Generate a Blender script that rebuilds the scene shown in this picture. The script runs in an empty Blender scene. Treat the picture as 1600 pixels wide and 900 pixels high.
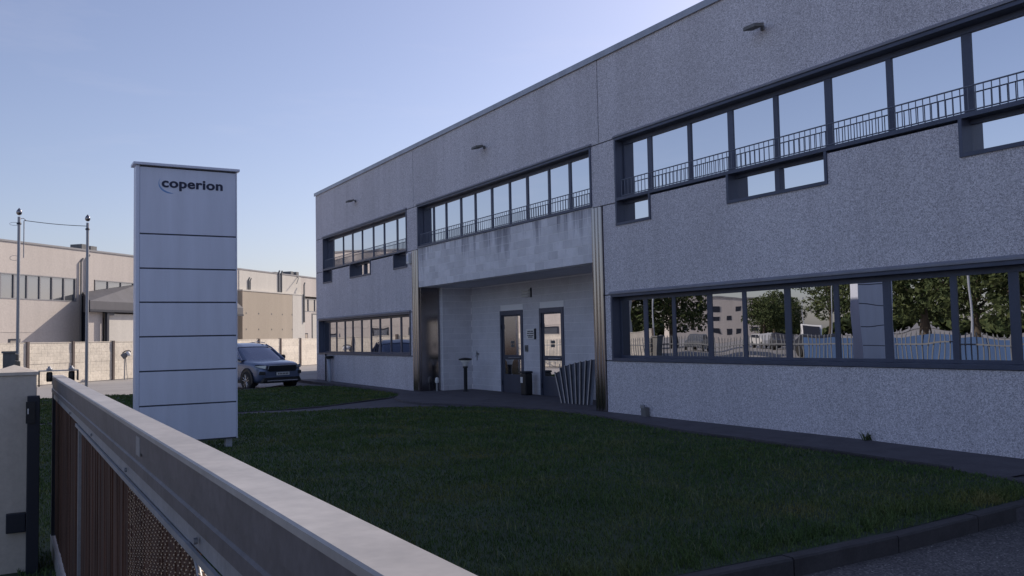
import bpy, math, random
import numpy as np
from mathutils import Vector, Matrix
R = math.radians
random.seed(7)
rng = np.random.default_rng(7)
sc = bpy.context.scene

# ------------------------------------------------------------------ camera
F, PITCH, ROLL, YAW = 1353.0, R(3.208), R(-1.174), R(30.377)
fwd = Vector((math.sin(YAW)*math.cos(PITCH), math.cos(YAW)*math.cos(PITCH), math.sin(PITCH)))
rt = fwd.cross(Vector((0, 0, 1))).normalized()
up = rt.cross(fwd)
cx = rt*math.cos(ROLL) + up*math.sin(ROLL)
cy = -rt*math.sin(ROLL) + up*math.cos(ROLL)
cam_d = bpy.data.cameras.new('camera')
cam_d.sensor_width = 36.0
cam_d.lens = F/1600*36
cam_d.clip_start = 0.05
cam_d.clip_end = 5000
cam = bpy.data.objects.new('camera', cam_d)
m = Matrix.Identity(4)
for i in range(3):
    m[i][0], m[i][1], m[i][2] = cx[i], cy[i], -fwd[i]
m.translation = Vector((0, 0, 1.67))
cam.matrix_world = m
sc.collection.objects.link(cam)
sc.camera = cam

# ------------------------------------------------------------------ light
SUN_AZ, SUN_EL = R(72), R(33)          # azimuth from +Y towards +X
sdir = Vector((math.sin(SUN_AZ)*math.cos(SUN_EL), math.cos(SUN_AZ)*math.cos(SUN_EL), math.sin(SUN_EL)))
sun_d = bpy.data.lights.new('sun', 'SUN')
sun_d.energy = 4.3
sun_d.angle = R(0.6)
sun_d.color = (1.0, 0.88, 0.74)
sun = bpy.data.objects.new('sun', sun_d)
sun.rotation_euler = sdir.to_track_quat('Z', 'Y').to_euler()
sun.location = (30, 10, 30)
sc.collection.objects.link(sun)
w = bpy.data.worlds.new('World')
sc.world = w
w.use_nodes = True
nt = w.node_tree
nt.nodes.clear()
sky = nt.nodes.new('ShaderNodeTexSky')
sky.sky_type = 'NISHITA'
sky.sun_disc = False
sky.sun_elevation = SUN_EL
sky.sun_rotation = SUN_AZ
sky.air_density = 1.05
sky.dust_density = 1.1
sky.ozone_density = 2.6
sky.altitude = 0
hs = nt.nodes.new('ShaderNodeHueSaturation'); hs.inputs['Saturation'].default_value = 0.86
mixc = nt.nodes.new('ShaderNodeMix'); mixc.data_type = 'RGBA'; mixc.blend_type = 'MULTIPLY'
mixc.inputs['Factor'].default_value = 1.0
mixc.inputs['B'].default_value = (1.065, 0.98, 1.085, 1)
bg = nt.nodes.new('ShaderNodeBackground'); bg.inputs['Strength'].default_value = 0.117
out = nt.nodes.new('ShaderNodeOutputWorld')
nt.links.new(sky.outputs[0], hs.inputs['Color'])
nt.links.new(hs.outputs[0], mixc.inputs['A'])
tc = nt.nodes.new('ShaderNodeTexCoord'); mp_ = nt.nodes.new('ShaderNodeMapping'); mp_.inputs['Scale'].default_value = (1.6, 1.6, 9.0)
cn = nt.nodes.new('ShaderNodeTexNoise'); cn.inputs['Scale'].default_value = 2.2; cn.inputs['Detail'].default_value = 6; cn.inputs['Roughness'].default_value = 0.6
cr = nt.nodes.new('ShaderNodeValToRGB'); cr.color_ramp.elements[0].position = 0.55; cr.color_ramp.elements[1].position = 0.85
cr.color_ramp.elements[1].color = (0.10, 0.10, 0.10, 1)
cm = nt.nodes.new('ShaderNodeMix'); cm.data_type = 'RGBA'; cm.inputs['B'].default_value = (7.6, 7.0, 7.6, 1)
nt.links.new(tc.outputs['Generated'], mp_.inputs['Vector']); nt.links.new(mp_.outputs[0], cn.inputs['Vector']); nt.links.new(cn.outputs['Fac'], cr.inputs[0])
nt.links.new(cr.outputs[0], cm.inputs['Factor']); nt.links.new(mixc.outputs['Result'], cm.inputs['A']); nt.links.new(cm.outputs['Result'], bg.inputs[0])
nt.links.new(bg.outputs[0], out.inputs[0])
sc.view_settings.view_transform = 'Standard'
sc.view_settings.look = 'None'
sc.view_settings.gamma = 1
sc.view_settings.exposure = 0.09
sc.render.engine = 'CYCLES'
sc.cycles.max_bounces = 6

# ------------------------------------------------------------------ materials
def mat(name, col, rough=0.7, metal=0.0, spec=0.5):
    M = bpy.data.materials.new(name); M.use_nodes = True
    b = M.node_tree.nodes['Principled BSDF']
    b.inputs['Base Color'].default_value = (*col, 1)
    b.inputs['Roughness'].default_value = rough
    b.inputs['Metallic'].default_value = metal
    b.inputs['Specular IOR Level'].default_value = spec
    return M
def N(M, t, **kw):
    n = M.node_tree.nodes.new(t)
    for k, v in kw.items():
        if k in n.inputs: n.inputs[k].default_value = v
        else: setattr(n, k, v)
    return n
def L(M, a, b): M.node_tree.links.new(a, b)
def ramp(M, stops):
    n = M.node_tree.nodes.new('ShaderNodeValToRGB')
    e = n.color_ramp.elements
    while len(e) < len(stops): e.new(0.5)
    for q, (p, c) in zip(e, stops):
        q.position = p; q.color = (*c, 1) if len(c) == 3 else c
    return n
def mixn(M, a, b, fac, mode='MIX'):
    n = M.node_tree.nodes.new('ShaderNodeMix'); n.data_type = 'RGBA'; n.blend_type = mode
    for s, v in (('A', a), ('B', b), ('Factor', fac)):
        if hasattr(v, 'links'): L(M, v, n.inputs[s])
        elif s == 'Factor': n.inputs[s].default_value = v
        else: n.inputs[s].default_value = (*v, 1)
    return n.outputs['Result']
def coord(M, kind='Object', scale=(1, 1, 1), geo=False):
    mp = N(M, 'ShaderNodeMapping'); mp.inputs['Scale'].default_value = scale
    if geo:
        g = N(M, 'ShaderNodeNewGeometry'); L(M, g.outputs['Position'], mp.inputs['Vector'])
    else:
        t = N(M, 'ShaderNodeTexCoord'); L(M, t.outputs[kind], mp.inputs['Vector'])
    return mp.outputs[0]
def noise(M, scale, vec, detail=3, rough=0.55, out='Fac'):
    n = N(M, 'ShaderNodeTexNoise'); n.inputs['Scale'].default_value = scale
    n.inputs['Detail'].default_value = detail; n.inputs['Roughness'].default_value = rough
    L(M, vec, n.inputs['Vector']); return n.outputs[out]
def bump(M, h, strength=0.3, dist=0.01):
    b = N(M, 'ShaderNodeBump'); b.inputs['Strength'].default_value = strength; b.inputs['Distance'].default_value = dist
    L(M, h, b.inputs['Height']); L(M, b.outputs[0], M.node_tree.nodes['Principled BSDF'].inputs['Normal'])
def setc(M, o): L(M, o, M.node_tree.nodes['Principled BSDF'].inputs['Base Color'])

def worn(name, col, rough=0.7, metal=0.0, amt=0.25, scale=3.0, streak=True, fine=60, var=0.0):
    """base colour with broad dirt, vertical streaks and fine grain, all in world position"""
    M = mat(name, col, rough, metal)
    v = coord(M, geo=True)
    vs = coord(M, geo=True, scale=(1, 1, 0.12 if streak else 1))
    a = noise(M, scale, vs, 5, 0.65)
    r1 = ramp(M, [(0.3, (1-amt,)*3), (0.7, (1+amt*0.35,)*3)]); L(M, a, r1.inputs[0])
    f = noise(M, fine, v, 2, 0.7)
    r2 = ramp(M, [(0.3, (1-amt*0.5,)*3), (0.7, (1+amt*0.4,)*3)]); L(M, f, r2.inputs[0])
    c = mixn(M, col, r1.outputs[0], 1.0, 'MULTIPLY')
    c = mixn(M, c, r2.outputs[0], 1.0, 'MULTIPLY')
    if var:
        oi = N(M, 'ShaderNodeObjectInfo')
        r3 = ramp(M, [(0.0, (1-var,)*3), (1.0, (1+var*0.5,)*3)]); L(M, oi.outputs['Random'], r3.inputs[0])
        c = mixn(M, c, r3.outputs[0], 1.0, 'MULTIPLY')
    setc(M, c)
    bump(M, f, 0.15, 0.004)
    return M

def granite():
    M = mat('washed_aggregate_concrete', (0.3, 0.3, 0.3), 0.85)
    v = coord(M, geo=True)
    vo = N(M, 'ShaderNodeTexVoronoi'); vo.inputs['Scale'].default_value = 88; L(M, v, vo.inputs['Vector'])
    bw = N(M, 'ShaderNodeRGBToBW'); L(M, vo.outputs['Color'], bw.inputs[0])
    r = ramp(M, [(0.12, (0.34, 0.33, 0.37)), (0.42, (0.56, 0.545, 0.60)), (0.62, (0.69, 0.67, 0.725)), (0.85, (0.84, 0.82, 0.87))])
    L(M, bw.outputs[0], r.inputs[0])
    big = noise(M, 0.5, coord(M, geo=True, scale=(1, 1.4, 0.35)), 5, 0.6)
    rb = ramp(M, [(0.3, (0.90, 0.895, 0.89)), (0.7, (1.06, 1.06, 1.06))]); L(M, big, rb.inputs[0])
    mid = noise(M, 14, v, 3, 0.7)
    rm = ramp(M, [(0.35, (0.95, 0.95, 0.95)), (0.65, (1.05, 1.05, 1.05))]); L(M, mid, rm.inputs[0])
    stain = noise(M, 2.2, coord(M, geo=True, scale=(1, 1.6, 0.07)), 4, 0.6)
    rs = ramp(M, [(0.30, (0.95, 0.95, 0.955)), (0.56, (1.03, 1.03, 1.03))]); L(M, stain, rs.inputs[0])
    c = mixn(M, r.outputs[0], rb.outputs[0], 1.0, 'MULTIPLY')
    c = mixn(M, c, rm.outputs[0], 1.0, 'MULTIPLY')
    c = mixn(M, c, rs.outputs[0], 1.0, 'MULTIPLY')
    setc(M, c)
    bump(M, vo.outputs['Distance'], 0.5, 0.006)
    return M
M = {}
M['granite'] = granite()
M['joint'] = mat('dark_joint_sealant', (0.07, 0.07, 0.08), 0.8)
M['frame'] = worn('slate_blue_window_frame', (0.085, 0.10, 0.155), 0.45, 0.2, 0.2, 2)
M['reveal'] = worn('dark_reveal_metal', (0.07, 0.08, 0.12), 0.5, 0.1, 0.2, 2)
M['headfl'] = worn('grey_head_flashing', (0.26, 0.265, 0.31), 0.55, 0.1, 0.2, 3)
M['flash'] = worn('pale_roof_flashing', (0.42, 0.45, 0.52), 0.45, 0.3, 0.2, 2)
M['block'] = worn('painted_block', (0.80, 0.80, 0.85), 0.85, 0, 0.12, 3, False, 40, var=0.14)
M['white_block'] = worn('pale_painted_block', (0.68, 0.68, 0.74), 0.85, 0, 0.12, 2, False, 30, var=0.05)
M['mortar'] = mat('mortar', (0.92, 0.92, 0.95), 0.9)
M['sign'] = worn('painted_steel_sign', (0.72, 0.76, 0.90), 0.42, 0.0, 0.10, 3.5, True, 90)
M['sign_dark'] = mat('sign_seam', (0.05, 0.06, 0.09), 0.6)
M['logo_navy'] = mat('logo_navy', (0.012, 0.018, 0.06), 0.5)
M['logo_blue'] = mat('logo_blue', (0.20, 0.36, 0.66), 0.5)
M['steel'] = mat('polished_stainless_steel', (0.30, 0.28, 0.285), 0.13, 1.0)
M['galv'] = worn('galvanised_steel', (0.36, 0.37, 0.40), 0.5, 0.6, 0.2, 6)
M['lip'] = worn('pale_profile_edge', (0.50, 0.46, 0.42), 0.5, 0.2, 0.2, 8)
M['profile'] = worn('shaded_metal_profile', (0.13, 0.135, 0.16), 0.45, 0.5, 0.3, 8)  # galvanised metal, darkened to paint in the shade inside the channels
M['railing'] = mat('grey_painted_railing', (0.17, 0.19, 0.25), 0.5, 0.2)
M['cream'] = worn('cream_painted_steel', (0.385, 0.365, 0.35), 0.42, 0, 0.18, 4, False, 25)
M['railshade'] = worn('shaded_grey_rail_side', (0.135, 0.125, 0.135), 0.5, 0.1, 0.3, 5, False, 30)  # shade of the rail's side face put into a darker colour
M['post'] = worn('cream_painted_post', (0.60, 0.54, 0.47), 0.6, 0, 0.15, 4, True, 25)
M['brown'] = worn('brown_reed_screen', (0.11, 0.052, 0.032), 0.85, 0, 0.55, 12, True, 120)
M['mesh_glint'] = mat('glint_mesh_strand', (0.85, 0.70, 0.52), 0.5)  # pale colour paints the glints of light at the mesh openings
M['blackm'] = mat('black_plastic', (0.015, 0.016, 0.02), 0.5)
M['dark'] = mat('dark_painted_metal', (0.022, 0.026, 0.04), 0.5, 0.2)
M['white'] = worn('white_plastic', (0.8, 0.8, 0.8), 0.5, 0, 0.08, 4)
M['grey'] = worn('grey_weathered_concrete', (0.2, 0.2, 0.2), 0.85, 0, 0.3, 6)
M['rubber'] = mat('tyre_rubber', (0.02, 0.02, 0.02), 0.8)
M['red'] = mat('red_plastic', (0.4, 0.02, 0.02), 0.4)

def glass_mirror():
    Mg = mat('reflective_solar_glass', (0.86, 0.86, 0.88), 0.0, 1.0)
    v = coord(Mg, geo=True)
    n = noise(Mg, 0.9, v, 1, 0.4)
    bump(Mg, n, 0.05, 0.02)
    return Mg
M['glass'] = glass_mirror()
M['glass_low'] = mat('lower_window_glass', (0.52, 0.53, 0.56), 0.0, 1.0)
bump(M['glass_low'], noise(M['glass_low'], 1.1, coord(M['glass_low'], geo=True), 1, 0.4), 0.16, 0.02)

def asphalt():
    Ma = mat('asphalt', (0.05, 0.05, 0.052), 0.85)
    v = coord(Ma, geo=True)
    f = noise(Ma, 160, v, 2, 0.8)
    vo = N(Ma, 'ShaderNodeTexVoronoi'); vo.inputs['Scale'].default_value = 75; L(Ma, v, vo.inputs['Vector'])
    bw = N(Ma, 'ShaderNodeRGBToBW'); L(Ma, vo.outputs['Color'], bw.inputs[0])
    r = ramp(Ma, [(0.2, (0.055, 0.054, 0.06)), (0.6, (0.11, 0.106, 0.11)), (0.86, (0.18, 0.172, 0.17)), (0.97, (0.42, 0.40, 0.38))])
    L(Ma, bw.outputs[0], r.inputs[0])
    b = noise(Ma, 0.35, v, 6, 0.65)
    rb = ramp(Ma, [(0.3, (0.7, 0.7, 0.7)), (0.7, (1.25, 1.22, 1.2))]); L(Ma, b, rb.inputs[0])
    setc(Ma, mixn(Ma, r.outputs[0], rb.outputs[0], 1.0, 'MULTIPLY'))
    bump(Ma, bw.outputs[0], 0.6, 0.004)
    return Ma
M['asphalt'] = asphalt()
def yard():
    Ma = mat('pale_dusty_tarmac', (0.15, 0.14, 0.13), 0.9)
    v = coord(Ma, geo=True)
    b = noise(Ma, 0.25, v, 8, 0.7)
    r = ramp(Ma, [(0.3, (0.23, 0.222, 0.22)), (0.7, (0.34, 0.325, 0.32))]); L(Ma, b, r.inputs[0]); setc(Ma, r.outputs[0])
    bump(Ma, noise(Ma, 60, v, 3), 0.3, 0.01)
    return Ma
M['yard'] = yard()
M['pave'] = worn('porphyry_paving', (0.10, 0.093, 0.11), 0.8, 0, 0.35, 2.5, False, 30)
M['kerb'] = worn('concrete_kerb', (0.068, 0.064, 0.070), 0.85, 0, 0.35, 5, False, 60, var=0.2)
def soil():
    Ms = mat('turf_soil', (0.02, 0.03, 0.015), 0.95)
    v = coord(Ms, geo=True)
    b = noise(Ms, 0.8, v, 8, 0.7)
    r = ramp(Ms, [(0.3, (0.025, 0.04, 0.022)), (0.55, (0.035, 0.058, 0.030)), (0.8, (0.06, 0.06, 0.04))]); L(Ms, b, r.inputs[0]); setc(Ms, r.outputs[0])
    bump(Ms, noise(Ms, 40, v, 3), 0.5, 0.02)
    return Ms
M['soil'] = soil()
def grassm():
    Ms = mat('grass_blade', (0.03, 0.05, 0.02), 0.75, 0, 0.12)
    v = coord(Ms, geo=True)
    b = noise(Ms, 0.9, v, 7, 0.75)
    r = ramp(Ms, [(0.32, (0.045, 0.085, 0.032)), (0.5, (0.085, 0.135, 0.048)), (0.68, (0.15, 0.165, 0.075))]); L(Ms, b, r.inputs[0])
    pt = noise(Ms, 0.28, v, 4, 0.6); rp = ramp(Ms, [(0.52, (1, 1, 1)), (0.68, (1.5, 1.15, 1.1))]); L(Ms, pt, rp.inputs[0])
    f = noise(Ms, 55, v, 1)
    rf = ramp(Ms, [(0.35, (0.6, 0.6, 0.6)), (0.7, (1.5, 1.5, 1.35))]); L(Ms, f, rf.inputs[0])
    setc(Ms, mixn(Ms, mixn(Ms, r.outputs[0], rf.outputs[0], 1.0, 'MULTIPLY'), rp.outputs[0], 1.0, 'MULTIPLY'))
    return Ms
M['grass'] = grassm()
M['dry'] = worn('dry_grass', (0.17, 0.19, 0.09), 0.8, 0, 0.3, 3, False, 20)
M['beige'] = worn('beige_plaster', (0.56, 0.51, 0.47), 0.9, 0, 0.14, 0.6, True, 8)
M['tan'] = worn('tan_panel_wall', (0.42, 0.36, 0.29), 0.9, 0, 0.10, 0.5, True, 8)
M['pale'] = worn('pale_plaster', (0.60, 0.57, 0.52), 0.9, 0, 0.12, 0.6, True, 8)
M['slab'] = worn('block_faced_slab', (0.84, 0.77, 0.66), 0.9, 0, 0.2, 2, False, 12, var=0.08)
M['wpost'] = worn('fence_wall_post', (0.16, 0.13, 0.12), 0.9, 0, 0.2, 3)
M['roofdark'] = worn('grey_canopy_sheet', (0.10, 0.10, 0.115), 0.7, 0, 0.2, 1)
M['farframe'] = mat('grey_window_frame', (0.25, 0.25, 0.26), 0.5)
M['farglass'] = mat('far_window_glass', (0.25, 0.27, 0.30), 0.08, 0.7)
M['leaf'] = mat('leaf', (0.05, 0.075, 0.03), 0.7, 0, 0.2)
def leafm():
    Ml = M['leaf']; oi = coord(Ml, geo=True); n = noise(Ml, 1.2, oi, 2)
    r = ramp(Ml, [(0.3, (0.025, 0.045, 0.018)), (0.7, (0.10, 0.12, 0.045))]); L(Ml, n, r.inputs[0]); setc(Ml, r.outputs[0])
leafm()
M['bark'] = worn('bark', (0.10, 0.08, 0.06), 0.9, 0, 0.4, 8)
M['bluesheet'] = worn('blue_hoarding_sheet', (0.035, 0.09, 0.22), 0.6, 0, 0.25, 4)
M['fencew'] = worn('grey_railing_paint', (0.17, 0.18, 0.20), 0.5, 0, 0.15, 4)

# ------------------------------------------------------------------ builders
C = sc.collection
class MB:
    def __init__(s): s.v = []; s.f = []; s.smooth = []
    def add(s, vs, fs, sm=False):
        o = len(s.v); s.v += [tuple(p) for p in vs]; s.f += [tuple(i+o for i in q) for q in fs]; s.smooth += [sm]*len(fs)
        return s
    def box(s, x0, x1, y0, y1, z0, z1):
        vs = [(x, y, z) for z in (z0, z1) for x, y in ((x0, y0), (x1, y0), (x1, y1), (x0, y1))]
        return s.add(vs, [(3, 2, 1, 0), (4, 5, 6, 7), (0, 1, 5, 4), (1, 2, 6, 5), (2, 3, 7, 6), (3, 0, 4, 7)])
    def chbox(s, x0, x1, y0, y1, z0, z1, c, face='-x'):
        """box whose face towards -x has chamfered edges"""
        a = [(x1, y0, z0), (x1, y1, z0), (x1, y1, z1), (x1, y0, z1)]
        b = [(x0+c, y0, z0), (x0+c, y1, z0), (x0+c, y1, z1), (x0+c, y0, z1)]
        d = [(x0, y0+c, z0+c), (x0, y1-c, z0+c), (x0, y1-c, z1-c), (x0, y0+c, z1-c)]
        fs = [(0, 1, 2, 3), (11, 10, 9, 8)]
        for i in range(4):
            j = (i+1) % 4
            fs += [(i+4, j+4, j, i), (i+8, j+8, j+4, i+4)]
        return s.add(a+b+d, fs)
    def prism(s, poly, a0, a1, axis='x'):
        n = len(poly)
        def P(u, w_, t):
            return {'x': (t, u, w_), 'y': (u, t, w_), 'z': (u, w_, t)}[axis]
        vs = [P(u, q, a0) for u, q in poly]+[P(u, q, a1) for u, q in poly]
        return s.add(vs, [tuple(range(n))[::-1], tuple(range(n, 2*n))]+[(i, (i+1) % n, n+(i+1) % n, n+i) for i in range(n)])
    def tube(s, pts, r, k=8, cap=True):
        pts = [Vector(p) for p in pts]; n = len(pts)
        rs = r if isinstance(r, (list, tuple)) else [r]*n
        vs = []; u = None
        for i, p in enumerate(pts):
            t = (pts[min(i+1, n-1)]-pts[max(i-1, 0)]).normalized()
            if u is None:
                u = t.orthogonal().normalized()
            else:
                u = (u-t*u.dot(t)).normalized()
            w_ = t.cross(u)
            vs += [p+(u*math.cos(2*math.pi*j/k)+w_*math.sin(2*math.pi*j/k))*rs[i] for j in range(k)]
        fs = [(i*k+j, i*k+(j+1) % k, (i+1)*k+(j+1) % k, (i+1)*k+j) for i in range(n-1) for j in range(k)]
        s.add(vs, fs, True)
        if cap: s.add(vs[:k], [tuple(range(k))[::-1]]); s.add(vs[-k:], [tuple(range(k))])
        return s
    def lathe(s, prof, c=(0, 0, 0), k=16):
        vs = [(c[0]+r*math.cos(2*math.pi*j/k), c[1]+r*math.sin(2*math.pi*j/k), c[2]+z) for r, z in prof for j in range(k)]
        fs = [(i*k+j, i*k+(j+1) % k, (i+1)*k+(j+1) % k, (i+1)*k+j) for i in range(len(prof)-1) for j in range(k)]
        return s.add(vs, fs, True)
    def mesh(s, name, m_):
        me = bpy.data.meshes.new(name); me.from_pydata([tuple(p) for p in s.v], [], s.f)
        if m_: me.materials.append(m_)
        me.polygons.foreach_set('use_smooth', s.smooth); me.update(); return me
    def build(s, name, m_, parent=None, loc=None, bevel=0):
        return link(name, s.mesh(name, m_), parent, loc, bevel)
def link(name, me, parent=None, loc=None, bevel=0):
    o = bpy.data.objects.new(name, me); C.objects.link(o)
    if parent:
        o.parent = parent
        w_ = wroot(parent)
        if loc is None and w_ is not None and parent.type == 'EMPTY': o.location = -w_.location
    if loc is not None: o.location = loc
    if bevel:
        b = o.modifiers.new('bevel', 'BEVEL'); b.width = bevel; b.segments = 2; b.limit_method = 'ANGLE'
    return o
WORLD = set()
def wroot(p):
    return p if p.name in WORLD else None
def tag(o, label=None, cat=None, group=None, kind=None):
    if label: o['label'] = label
    if cat: o['category'] = cat
    if group: o['group'] = group
    if kind: o['kind'] = kind
    return o
def empty(name, loc, rz=0, label=None, cat=None, group=None, world=False):
    o = bpy.data.objects.new(name, None); C.objects.link(o); o.location = loc; o.rotation_euler = (0, 0, rz)
    if world: WORLD.add(o.name)
    return tag(o, label, cat, group)
def copy_tree(o, parent=None):
    c = o.copy(); C.objects.link(c)
    if parent: c.parent = parent
    for ch in list(o.children): copy_tree(ch, c)
    return c
def wl(parent, loc):
    """location for a piece of a world-authored thing"""
    return Vector(loc)-parent.location

# ------------------------------------------------------------------ ground
def sheet(name, poly, z, m_, parent=None, th=0.0):
    b = MB(); b.add([(x, y, z) for x, y in poly], [tuple(range(len(poly)))])
    return tag(b.build(name, m_, parent), kind='structure')
AZ = -0.12
b = MB(); b.add([(-1500, -1500, AZ-0.02), (1500, -1500, AZ-0.02), (1500, 1500, AZ-0.02), (-1500, 1500, AZ-0.02)], [(0, 1, 2, 3)])
tag(b.build('ground', M['yard']), kind='structure')
sheet('driveway', [(-1.4, -12), (30, -12), (30, 30), (-1.4, 30)], AZ-0.008, M['asphalt'])
sheet('street', [(-9, -60), (-1.6, -60), (-1.6, 140), (-9, 140)], AZ-0.008, M['asphalt'])

lawn_main = [(-1.1, 4.70), (1.5, 4.70), (3.9, 4.70), (5.0, 4.68), (6.2, 4.68), (7.4, 4.76), (8.4, 4.82), (9.0, 4.98), (9.32, 5.22), (9.46, 5.6),
             (9.56, 6.25), (9.62, 7.2), (9.68, 8.04), (9.72, 8.91), (9.80, 9.8), (9.80, 10.6), (9.84, 11.4), (10.02, 12.4), (10.27, 13.8), (10.46, 15.3), (10.42, 16.5), (10.16, 17.45),
             (9.75, 18.5), (9.2, 19.2), (8.4, 19.75), (7.3, 20.05), (6.2, 20.25), (5.0, 20.7), (3.0, 21.0), (-1.1, 21.1)]
lawn_back = [(-1.1, 21.5), (3.0, 21.4), (4.9, 21.3), (5.9, 21.15), (6.9, 21.4), (8.2, 22.3), (9.2, 22.95), (9.93, 23.65), (10.28, 24.5), (10.44, 26.0), (10.48, 28.4), (10.38, 30.6), (9.75, 31.7), (8.4, 31.4), (6.7, 31.0), (4.0, 31.4), (-1.1, 31.8)]
def pz(y): return 0.045*min(1, max(0, (y-5.0)/4.0))+0.0045*max(0, y-24)
lawn_obj = sheet('lawn', lawn_main, 0.0, M['soil'])
lawn_obj2 = sheet('lawn', lawn_back, 0.0, M['soil'])
# pavement body along the building and the path, one raised slab set 4 mm under the lawn
pv = MB()
pv.prism([(-1.4, 4.62), (9.1, 4.66), (9.5, 5.0), (11.0, 5.0), (11.0, 35.2), (10.4, 35.6), (8.6, 32.6), (7.0, 31.5), (-1.4, 32.1)], AZ-0.01, -0.012, 'z')
pv.prism([(9.7, -4), (11.0, -4), (11.0, 5.0), (9.5, 5.0)], AZ-0.01, -0.008, 'z')
tag(pv.build('path', M['pave']), kind='structure')
edge = [p for p in lawn_main[9:23]]+[(9.55, 19.3), (9.1, 20.1), (9.0, 21.2), (9.3, 22.5), (9.93, 23.6), (10.30, 24.5), (10.46, 26.0), (10.50, 28.4), (10.45, 30.6), (10.3, 32.6), (10.3, 35.2)]
pv = MB(); vs = []
for x, y in edge: vs += [(x+0.03, y, pz(y)), (11.02, y, pz(y))]
vs += [(x+0.03, y, -0.05) for x, y in edge]; n = len(edge)
pv.add(vs, [(2*i, 2*i+1, 2*i+3, 2*i+2) for i in range(n-1)]+[(2*i, 2*i+2, 2*n+i+1, 2*n+i) for i in range(n-1)]); tag(pv.build('pavement', M['pave']), kind='structure')
pv = MB(); pv.prism([(10.9, 15.3), (12.8, 15.3), (12.8, 24.5), (10.9, 24.5)], AZ, 0.049, 'z')
tag(pv.build('entrance_paving', M['pave']), kind='structure')

# paving setts in the pavement strip near the building (irregular porphyry slabs)
def kerb_run(name, pts, h0, h1, wdt, step, m_, outside=-1):
    par = bpy.data.objects.new(name, None); C.objects.link(par); par['kind'] = 'structure'
    k = 0
    for (ax, ay), (bx, by) in zip(pts[:-1], pts[1:]):
        Ls = math.hypot(bx-ax, by-ay); n = max(1, round(Ls/step)); ang = math.atan2(by-ay, bx-ax)
        for i in range(n):
            l = Ls/n-0.012
            b_ = MB()
            c = 0.014
            j = random.uniform(-0.006, 0.006)
            b_.prism([(-wdt/2, h0), (wdt/2, h0), (wdt/2, h1-c+j), (wdt/2-c, h1+j), (-wdt/2+c, h1+j), (-wdt/2, h1-c+j)], -l/2, l/2, 'x')
            o = b_.build('kerb_stone', m_, par)
            t = (i+0.5)/n
            o.location = (ax+(bx-ax)*t, ay+(by-ay)*t, 0); o.rotation_euler = (0, 0, ang+random.uniform(-0.006, 0.006))
    return par
def offs(pts, d):
    out_ = []
    for i, (x, y) in enumerate(pts):
        ax, ay = pts[max(0, i-1)]; bx_, by_ = pts[min(len(pts)-1, i+1)]; l = math.hypot(bx_-ax, by_-ay)
        out_.append((x+(by_-ay)/l*d, y-(bx_-ax)/l*d))
    return out_
kerb_run('kerb', offs(lawn_main[0:11], 0.08), AZ-0.02, 0.012, 0.13, 1.0, M['kerb'])
kerb_run('edging', offs(lawn_main[10:16], 0.03), -0.03, 0.050, 0.045, 1.0, M['kerb'])
kerb_run('edging', offs(lawn_back[3:9], 0.035), -0.03, 0.02, 0.07, 1.0, M['kerb'])
kerb_run('edging', offs(lawn_main[23:29], 0.03), -0.03, 0.006, 0.06, 1.0, M['kerb'])

# ---- grass blades
def inside(px, py, poly):
    r = np.zeros(px.shape, bool); n = len(poly)
    for i in range(n):
        x0, y0 = poly[i]; x1, y1 = poly[(i+1) % n]
        c = ((y0 > py) != (y1 > py)) & (px < (x1-x0)*(py-y0)/((y1-y0) if y1 != y0 else 1e-9)+x0)
        r ^= c
    return r
def fast_mesh(name, V, Fs, m_):
    me = bpy.data.meshes.new(name)
    V = V.astype(np.float32); k = Fs.shape[1]
    me.vertices.add(len(V)); me.vertices.foreach_set('co', V.ravel())
    me.loops.add(Fs.size); me.loops.foreach_set('vertex_index', Fs.ravel().astype(np.int32))
    me.polygons.add(len(Fs)); me.polygons.foreach_set('loop_start', np.arange(0, Fs.size, k, dtype=np.int32))
    me.materials.append(m_); me.update(); return me
def blades(x, y, h, wd, lean=0.5):
    n = len(x); a = rng.uniform(0, 2*np.pi, n); la = rng.uniform(0, 2*np.pi, n); ll = rng.uniform(0.1, lean, n)*h
    dx, dy = np.cos(a)*wd/2, np.sin(a)*wd/2; lx, ly = np.cos(la)*ll, np.sin(la)*ll
    z0 = np.zeros(n)
    P = [np.stack(q, 1) for q in ((x-dx, y-dy, z0), (x+dx, y+dy, z0), (x+dx*.8+lx*.35, y+dy*.8+ly*.35, h*.6), (x-dx*.8+lx*.35, y-dy*.8+ly*.35, h*.6), (x+lx, y+ly, h))]
    V = np.stack(P, 1).reshape(-1, 3); i = np.arange(n)[:, None]*5
    T = np.concatenate([i+np.array([0, 1, 2]), i+np.array([0, 2, 3]), i+np.array([3, 2, 4])], 0)
    return V, T
def grass(poly, dens, name):
    xs = [p[0] for p in poly]; ys = [p[1] for p in poly]
    x0, x1, y0, y1 = min(xs), max(xs), min(ys), max(ys)
    A = (x1-x0)*(y1-y0)
    n = int(A*dens(4.7)) if callable(dens) else int(A*dens)
    x = rng.uniform(x0, x1, n); y = rng.uniform(y0, y1, n)
    d = np.hypot(x, y); keep = inside(x, y, poly) & (rng.uniform(0, 1, n) < np.clip(6.0/np.maximum(d, 1), 0, 1)**1.5) & (x > 0.1)
    x, y, d = x[keep], y[keep], d[keep]; n = len(x)
    patch = 0.5+0.5*np.sin(x*1.7+np.sin(y*1.1)*2)*np.sin(y*1.3+x*.4)
    h = rng.uniform(0.018, 0.045, n)*(0.7+0.7*patch); wd = 0.004+0.0011*np.maximum(d-5, 0)
    V, T = blades(x, y, h, wd, 0.9)
    o = link(name, fast_mesh(name, V, T, M['grass'])); tag(o, kind='stuff')
    return o
g = grass(lawn_main, 2600, 'grass'); tag(g, 'short dark green grass of the large lawn in front of the building', 'grass')
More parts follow.
